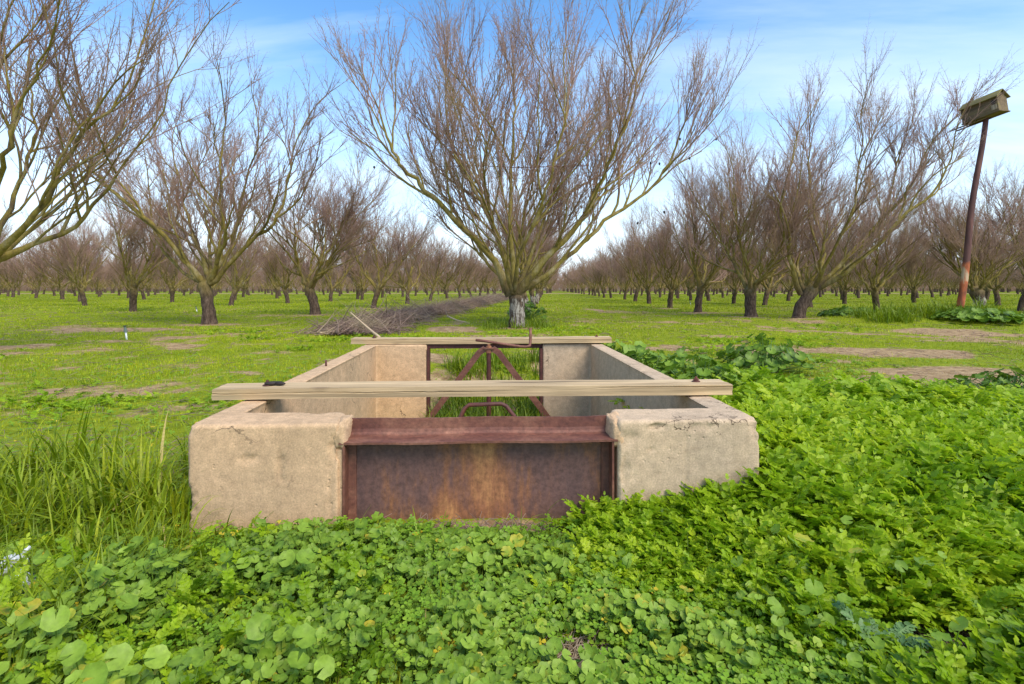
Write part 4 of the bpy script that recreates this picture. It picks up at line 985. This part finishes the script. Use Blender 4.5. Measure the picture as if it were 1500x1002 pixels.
# sparse low feathery weeds out in the field and left
def patch(x, y): return sstep(.52, .68, fbm(x, y, .8, 123, 3))*(1-soil(x, y))*sstep(14, 6, y)
x, y, r_ = scatter_pts(9000, -7, 8, 2.1, 12, patch, seed=7); ferns(A_, x, y, r_, .075, (4, 6), TFl, (.1, .9))
x, y, r_ = scatter_pts(420, -1.9, -.3, 1.0, 1.9, lambda x, y: .5*sstep(1.75, 1.5, y)+0*x, seed=8); ferns(A_, x, y, r_, .085, (3, 5), TF)
tag(obj('feathery_weeds', A_.mesh('feathery_weeds'), None, M_FERN), 'thick bright green feathery-leaved weeds spreading right of the box', 'weeds', kind='stuff')
# clover
A_ = Acc(); TC = [t_clover()]
def clovers(x, y, r_, sz, hm_):
    n = len(x); R = rotz(r_.uniform(0, 6.28, n)) @ roty(r_.normal(0, .3, n)); R = rotx(np.full(n, .2)) @ R; R = R*(sz*r_.uniform(.6, 1.3, n))[:, None, None]
    v = .25+vb(x, y, 41, .5)+r_.normal(0, .14, n); f_ = r_.random(n) < .02; v[f_] = 1.; v[~f_] = np.minimum(v[~f_], .9)
    inst(A_, TC[0], R, np.stack([x, y, hgt(x, y)+r_.uniform(.1, 1, n)*hm_], -1), v)
x, y, r_ = scatter_pts(17000, -1.6, 2.0, .92, 2.0, lambda x, y: (1-.9*soil(x, y))*(.25+.75*sstep(.42, .55, fbm(x, y, 3.3, 71))), seed=9); clovers(x, y, r_, .0105, .05)
x, y, r_ = scatter_pts(6000, .15, 1.4, .92, 1.4, lambda x, y: (1-.9*soil(x, y)), seed=10); clovers(x, y, r_, .012, .06)
x, y, r_ = scatter_pts(30000, -6, 7, 1.9, 8, lambda x, y: (1-soil(x, y))*sstep(8, 3, y)*.7, seed=11); clovers(x, y, r_, .014, .035)
tag(obj('clover_patch', A_.mesh('clover_patch'), None, M_CLOVER), 'low clover with tiny yellow flecks among the mallow', 'ground cover', kind='stuff')
# tall grass
B5 = [t_blade(6, b_) for b_ in (.7, 1.4, 2.0, 2.7)]; B3 = [t_blade(3, b_) for b_ in (.4, .9, 1.5)]; B1 = [t_blade(2, b_) for b_ in (.4, .9)]
A_ = Acc()
def clumps(n, x0, x1, y0, y1, per, L, W, seed, dens=None, spread=.05, T_=B5, v0=.2):
    x, y, r_ = scatter_pts(n, x0, x1, y0, y1, dens, .03, seed); m_ = len(x); id_ = np.repeat(np.arange(m_), per); Ls = L*r_.uniform(.6, 1.2, m_)[id_]
    xx = x[id_]+r_.normal(0, spread, len(id_)); yy = y[id_]+r_.normal(0, spread, len(id_)); ok = ~inbox(xx, yy, .01); xx, yy, id2, Ls = xx[ok], yy[ok], id_[ok], Ls[ok]
    az = np.arctan2(yy-y[id2], xx-x[id2])+r_.normal(0, .8, len(xx))
    blades(A_, xx, yy, hgt(xx, yy)-.01, r_, Ls, W, T_, v0+vb(x, y, 15, .35)[id2]+r_.normal(0, .14, len(xx)), az)
clumps(40, -2.3, -1.2, 1.65, 2.3, 22, .30, .0105, 30, spread=.05, v0=.36)
clumps(18, -1.75, -1.15, 1.55, 2.0, 20, .26, .009, 31, spread=.04, v0=.36)
clumps(26, -2.4, -1.12, 2.4, 4.3, 12, .12, .007, 32, lambda x, y: sstep(-2.6, -1.4, x), spread=.05)
clumps(46, -1.5, -1.16, 2.0, 4.6, 16, .21, .008, 33)
clumps(200, -2.2, -.95, .95, 1.8, 12, .17, .0055, 34)
clumps(60, -1.1, 1.0, 1.2, 1.8, 8, .13, .0045, 35, lambda x, y: .6+0*x)
clumps(120, .7, 1.5, 4.0, 6.5, 16, .22, .01, 36)
clumps(70, -.6, .6, 4.65, 6.2, 26, .26, .009, 37)                               # behind the outlet
clumps(60, MOUND[0]-2.4, MOUND[0]+1.2, 12.2, 13.4, 30, .36, .02, 38, spread=.12)
clumps(46, -.6, .8, 10.7, 12.5, 20, .24, .012, 39, spread=.1)
clumps(260, .9, 3.4, 1.0, 3.6, 7, .20, .005, 40, z_fern)
# grass inside the outlet, rooted on the silted floor of the scour hollow
r_ = np.random.default_rng(51); n = 1500; s = r_.uniform(.52, 1.40, n); q = r_.uniform(BOXL-.55, BOXL+.25, n)
P_ = P0[None]+s[:, None]*UU+q[:, None]*WW; blades(A_, P_[:, 0], P_[:, 1], np.full(n, -.34), r_, .24, .009, B5, .25+r_.normal(0, .15, n))
tag(obj('tall_grass', A_.mesh('tall_grass'), None, M_GRASS), 'tall arching grass tufts left of the box and around its walls', 'grass', kind='stuff')
# silt shelf inside the outlet
bm = bmesh.new(); box(bm, SW, BOXW-SW, BOXL-.6, BOXL-.03, -.7, -.335); o = bm_obj('silt_shelf', bm, irr, M_GROUND)
# short turf with patches
A_ = Acc()
def turf(n, x0, x1, y0, y1, L, W, T_, seed, cut=1.):
    x, y, r_ = scatter_pts(n, x0, x1, y0, y1, lambda x, y: np.clip(1-1.15*soil(x, y), 0.02, 1)*(.45+.55*sstep(.35, .55, fbm(x, y, 1.6, 140))), .02, seed, 1.1)
    v = -.18+fbm(x, y, .9, 150, 4)*.8+fbm(x, y, 3.3, 151, 3)*.5+r_.normal(0, .13, len(x)); dry = r_.random(len(x)) < .04+.5*sstep(.2, .6, soil(x, y)); v = np.minimum(v, .86); v[dry] = 1
    blades(A_, x, y, hgt(x, y)-.004, r_, L*(.25+1.1*fbm(x, y, 1.1, 160)), W, T_, v, tilt=.4)
turf(90000, -4.5, 5.5, .95, 4.5, .042, .003, B3, 60)
turf(150000, -9, 10, 4.5, 9, .042, .005, B1, 61)
turf(130000, -17, 17, 9, 18, .05, .010, B1, 62)
turf(110000, -36, 36, 18, 40, .07, .028, B1, 63)
turf(60000, -70, 75, 40, 84, .08, .06, B1, 64)
tag(obj('grass', A_.mesh('grass'), None, M_LAWN), 'short patchy green grass covering the orchard floor', 'grass', kind='stuff')
# dry straw and twigs on bare ground near the viewer
r_ = np.random.default_rng(77); ps = []
for (bu, bv, du, dv, n_) in ((850, 965, 55, 30, 120), (1400, 960, 100, 45, 420), (720, 778, 170, 8, 200), (1230, 900, 90, 50, 220), (1440, 552, 120, 20, 50)):
    for i in range(n_):
        x_, y_ = G(bu+r_.normal(0, du*.6), bv+r_.normal(0, dv*.5)); 
        if inbox(x_, y_, .01): continue
        a_ = r_.uniform(0, 3.14); L = r_.uniform(.02, .10); z_ = float(hgt(x_, y_))+.006; dz_ = r_.uniform(0, .02)
        ps.append(([(x_, y_, z_), (x_+math.cos(a_)*L/2, y_+math.sin(a_)*L/2, z_+dz_), (x_+math.cos(a_)*L, y_+math.sin(a_)*L, z_+r_.uniform(0, .02))], [.0012]*3))
A_ = Acc(); tubes(A_, ps, 3); r_ = np.random.default_rng(78); ps = []
for i in range(2600):
    y_ = 2.2+16*r_.random()**1.6; x_ = r_.uniform(-.95, .95)*y_; 
    if inbox(x_, y_, .02): continue
    a_ = r_.uniform(0, 3.14); L = r_.uniform(.04, .22); z_ = float(hgt(x_, y_))+.012; rr = max(.0016, y_*.00035)
    ps.append(([(x_, y_, z_), (x_+math.cos(a_)*L/2, y_+math.sin(a_)*L/2, z_+r_.uniform(0, .03)), (x_+math.cos(a_+.3)*L, y_+math.sin(a_+.3)*L, z_+r_.uniform(0, .02))], [rr]*3))
tubes(A_, ps, 3)
tag(obj('straw_litter', A_.mesh('straw_litter'), None, M_BRUSH), 'dry straw and twig bits on the bare patches near the viewer', 'litter', kind='stuff')

# big mallow plants one can tell apart
def mallow_plant(u, v, Y, rad_, hh, n, size, label, seed, v0=.25):
    x_ = at(u, v, Y).x; r_ = np.random.default_rng(seed); root = empty('mallow_plant', (x_, Y, float(hgt(x_, Y)))); tag(root, label, 'plant', 'large mallow plants')
    A1, A2 = Acc(), Acc()
    a_ = r_.uniform(0, 6.28, n); rr = rad_*np.sqrt(r_.random(n)); h_ = hh*(1-(rr/rad_)**2*.6)*r_.uniform(.35, 1., n)
    P = np.stack([rr*np.cos(a_), rr*np.sin(a_), h_], -1)
    s_, q_ = w2bx(P[:, 0]+x_, P[:, 1]+Y); ok = ~((s_ > -.05) & (s_ < BOXW+.07) & (q_ > 0) & (q_ < BOXL+.05)); P = P[ok]; n = len(P); az = a_[ok]
    R = rotz(az) @ roty(r_.normal(.45, .3, n)) @ rotx(r_.normal(0, .35, n)); R = R*(size*r_.uniform(.5, 1.2, n))[:, None, None]
    vv = v0+r_.normal(.15, .16, n); wh = r_.integers(0, 5, n)
    for k_ in range(5): m_ = wh == k_; inst(A1, TM[k_], R[m_], P[m_], np.minimum(vv[m_], .85))
    tubes(A2, [((P[i]*np.array([.15, .15, 0]), P[i]*np.array([.55, .55, .6]), P[i]) , (.0035, .003, .002)) for i in range(n)], 4)
    obj('leaves', A1.mesh('leaves'), root, M_MALLOW); obj('stems', A2.mesh('stems'), root, M_STEM)
M_STEM, _, bs = mat('green_stem'); bs.inputs['Base Color'].default_value = (.13, .22, .04, 1); bs.inputs['Roughness'].default_value = .6
mallow_plant(905, 0, 4.95, .42, .34, 190, .055, 'big-leaved mallow plant directly behind the right end of the far plank', 1, .35)
mallow_plant(955, 0, 4.55, .36, .30, 150, .05, 'big-leaved mallow plant outside the right box wall near its far corner', 2, .3)
mallow_plant(1030, 0, 3.75, .34, .34, 150, .045, 'leafy mallow plant outside the right box wall, halfway along it', 12, .3)
mallow_plant(1010, 0, 4.1, .30, .36, 130, .05, 'mallow plant outside the right box wall, just behind the halfway one', 13, .35)
mallow_plant(1120, 0, 5.2, .42, .36, 180, .05, 'dark leafy mallow clump standing alone in the weeds right of the box', 3, .1)
mallow_plant(1428, 0, 12.3, .85, .30, 220, .10, 'leafy mallow clump at the foot of the leaning pole', 4, .2)
mallow_plant(1248, 0, 15.2, .8, .30, 200, .09, 'low leafy mallow clump in the grass right of the crooked-trunk tree', 5, .15)
mallow_plant(1480, 0, 3.9, .35, .22, 160, .04, 'dark low mallow clump at the right edge below the bare dirt', 6, .05)
mallow_plant(772, 0, 13.6, .5, .5, 130, .06, 'leafy clump growing at the right foot of the largest tree', 7, .1)
M_THISTLE = m_leaf('thistle_leaf', [(0, (.07, .14, .045)), (.5, (.13, .24, .07)), (1, (.22, .34, .11))], .5, .2)
def rosette(u, v, hh, n, Lf, label, seed, name='thistle_plant', m=None):
    x_, y_ = G(u, v); r_ = np.random.default_rng(seed); root = empty(name, (x_, y_, float(hgt(x_, y_))+hh)); tag(root, label, 'plant')
    a_ = np.arange(n)*2.4+r_.normal(0, .2, n); L = Lf*r_.uniform(.7, 1.15, n); R = rotz(a_) @ roty(-r_.uniform(.15, .8, n)) @ rotx(r_.normal(0, .2, n)); R = R*L[:, None, None]
    for i in range(n):
        A1 = Acc(); inst(A1, TFt[i % 2], R[i:i+1], np.zeros((1, 3)), np.array([.2+.5*r_.random()])); obj('leaf', A1.mesh('leaf'), root, m or M_THISTLE)
TFt = [t_fern(80, 13, .9, .13), t_fern(81, 13, 1.2, .13)]
rosette(1290, 980, .03, 15, .105, 'bluish green thistle rosette beside bare soil near the bottom edge, right of centre', 1)
rosette(1222, 955, .025, 9, .07, 'small bluish thistle rosette just left of the larger thistle', 2)
print('verts total', sum(len(m_.vertices) for m_ in bpy.data.meshes))
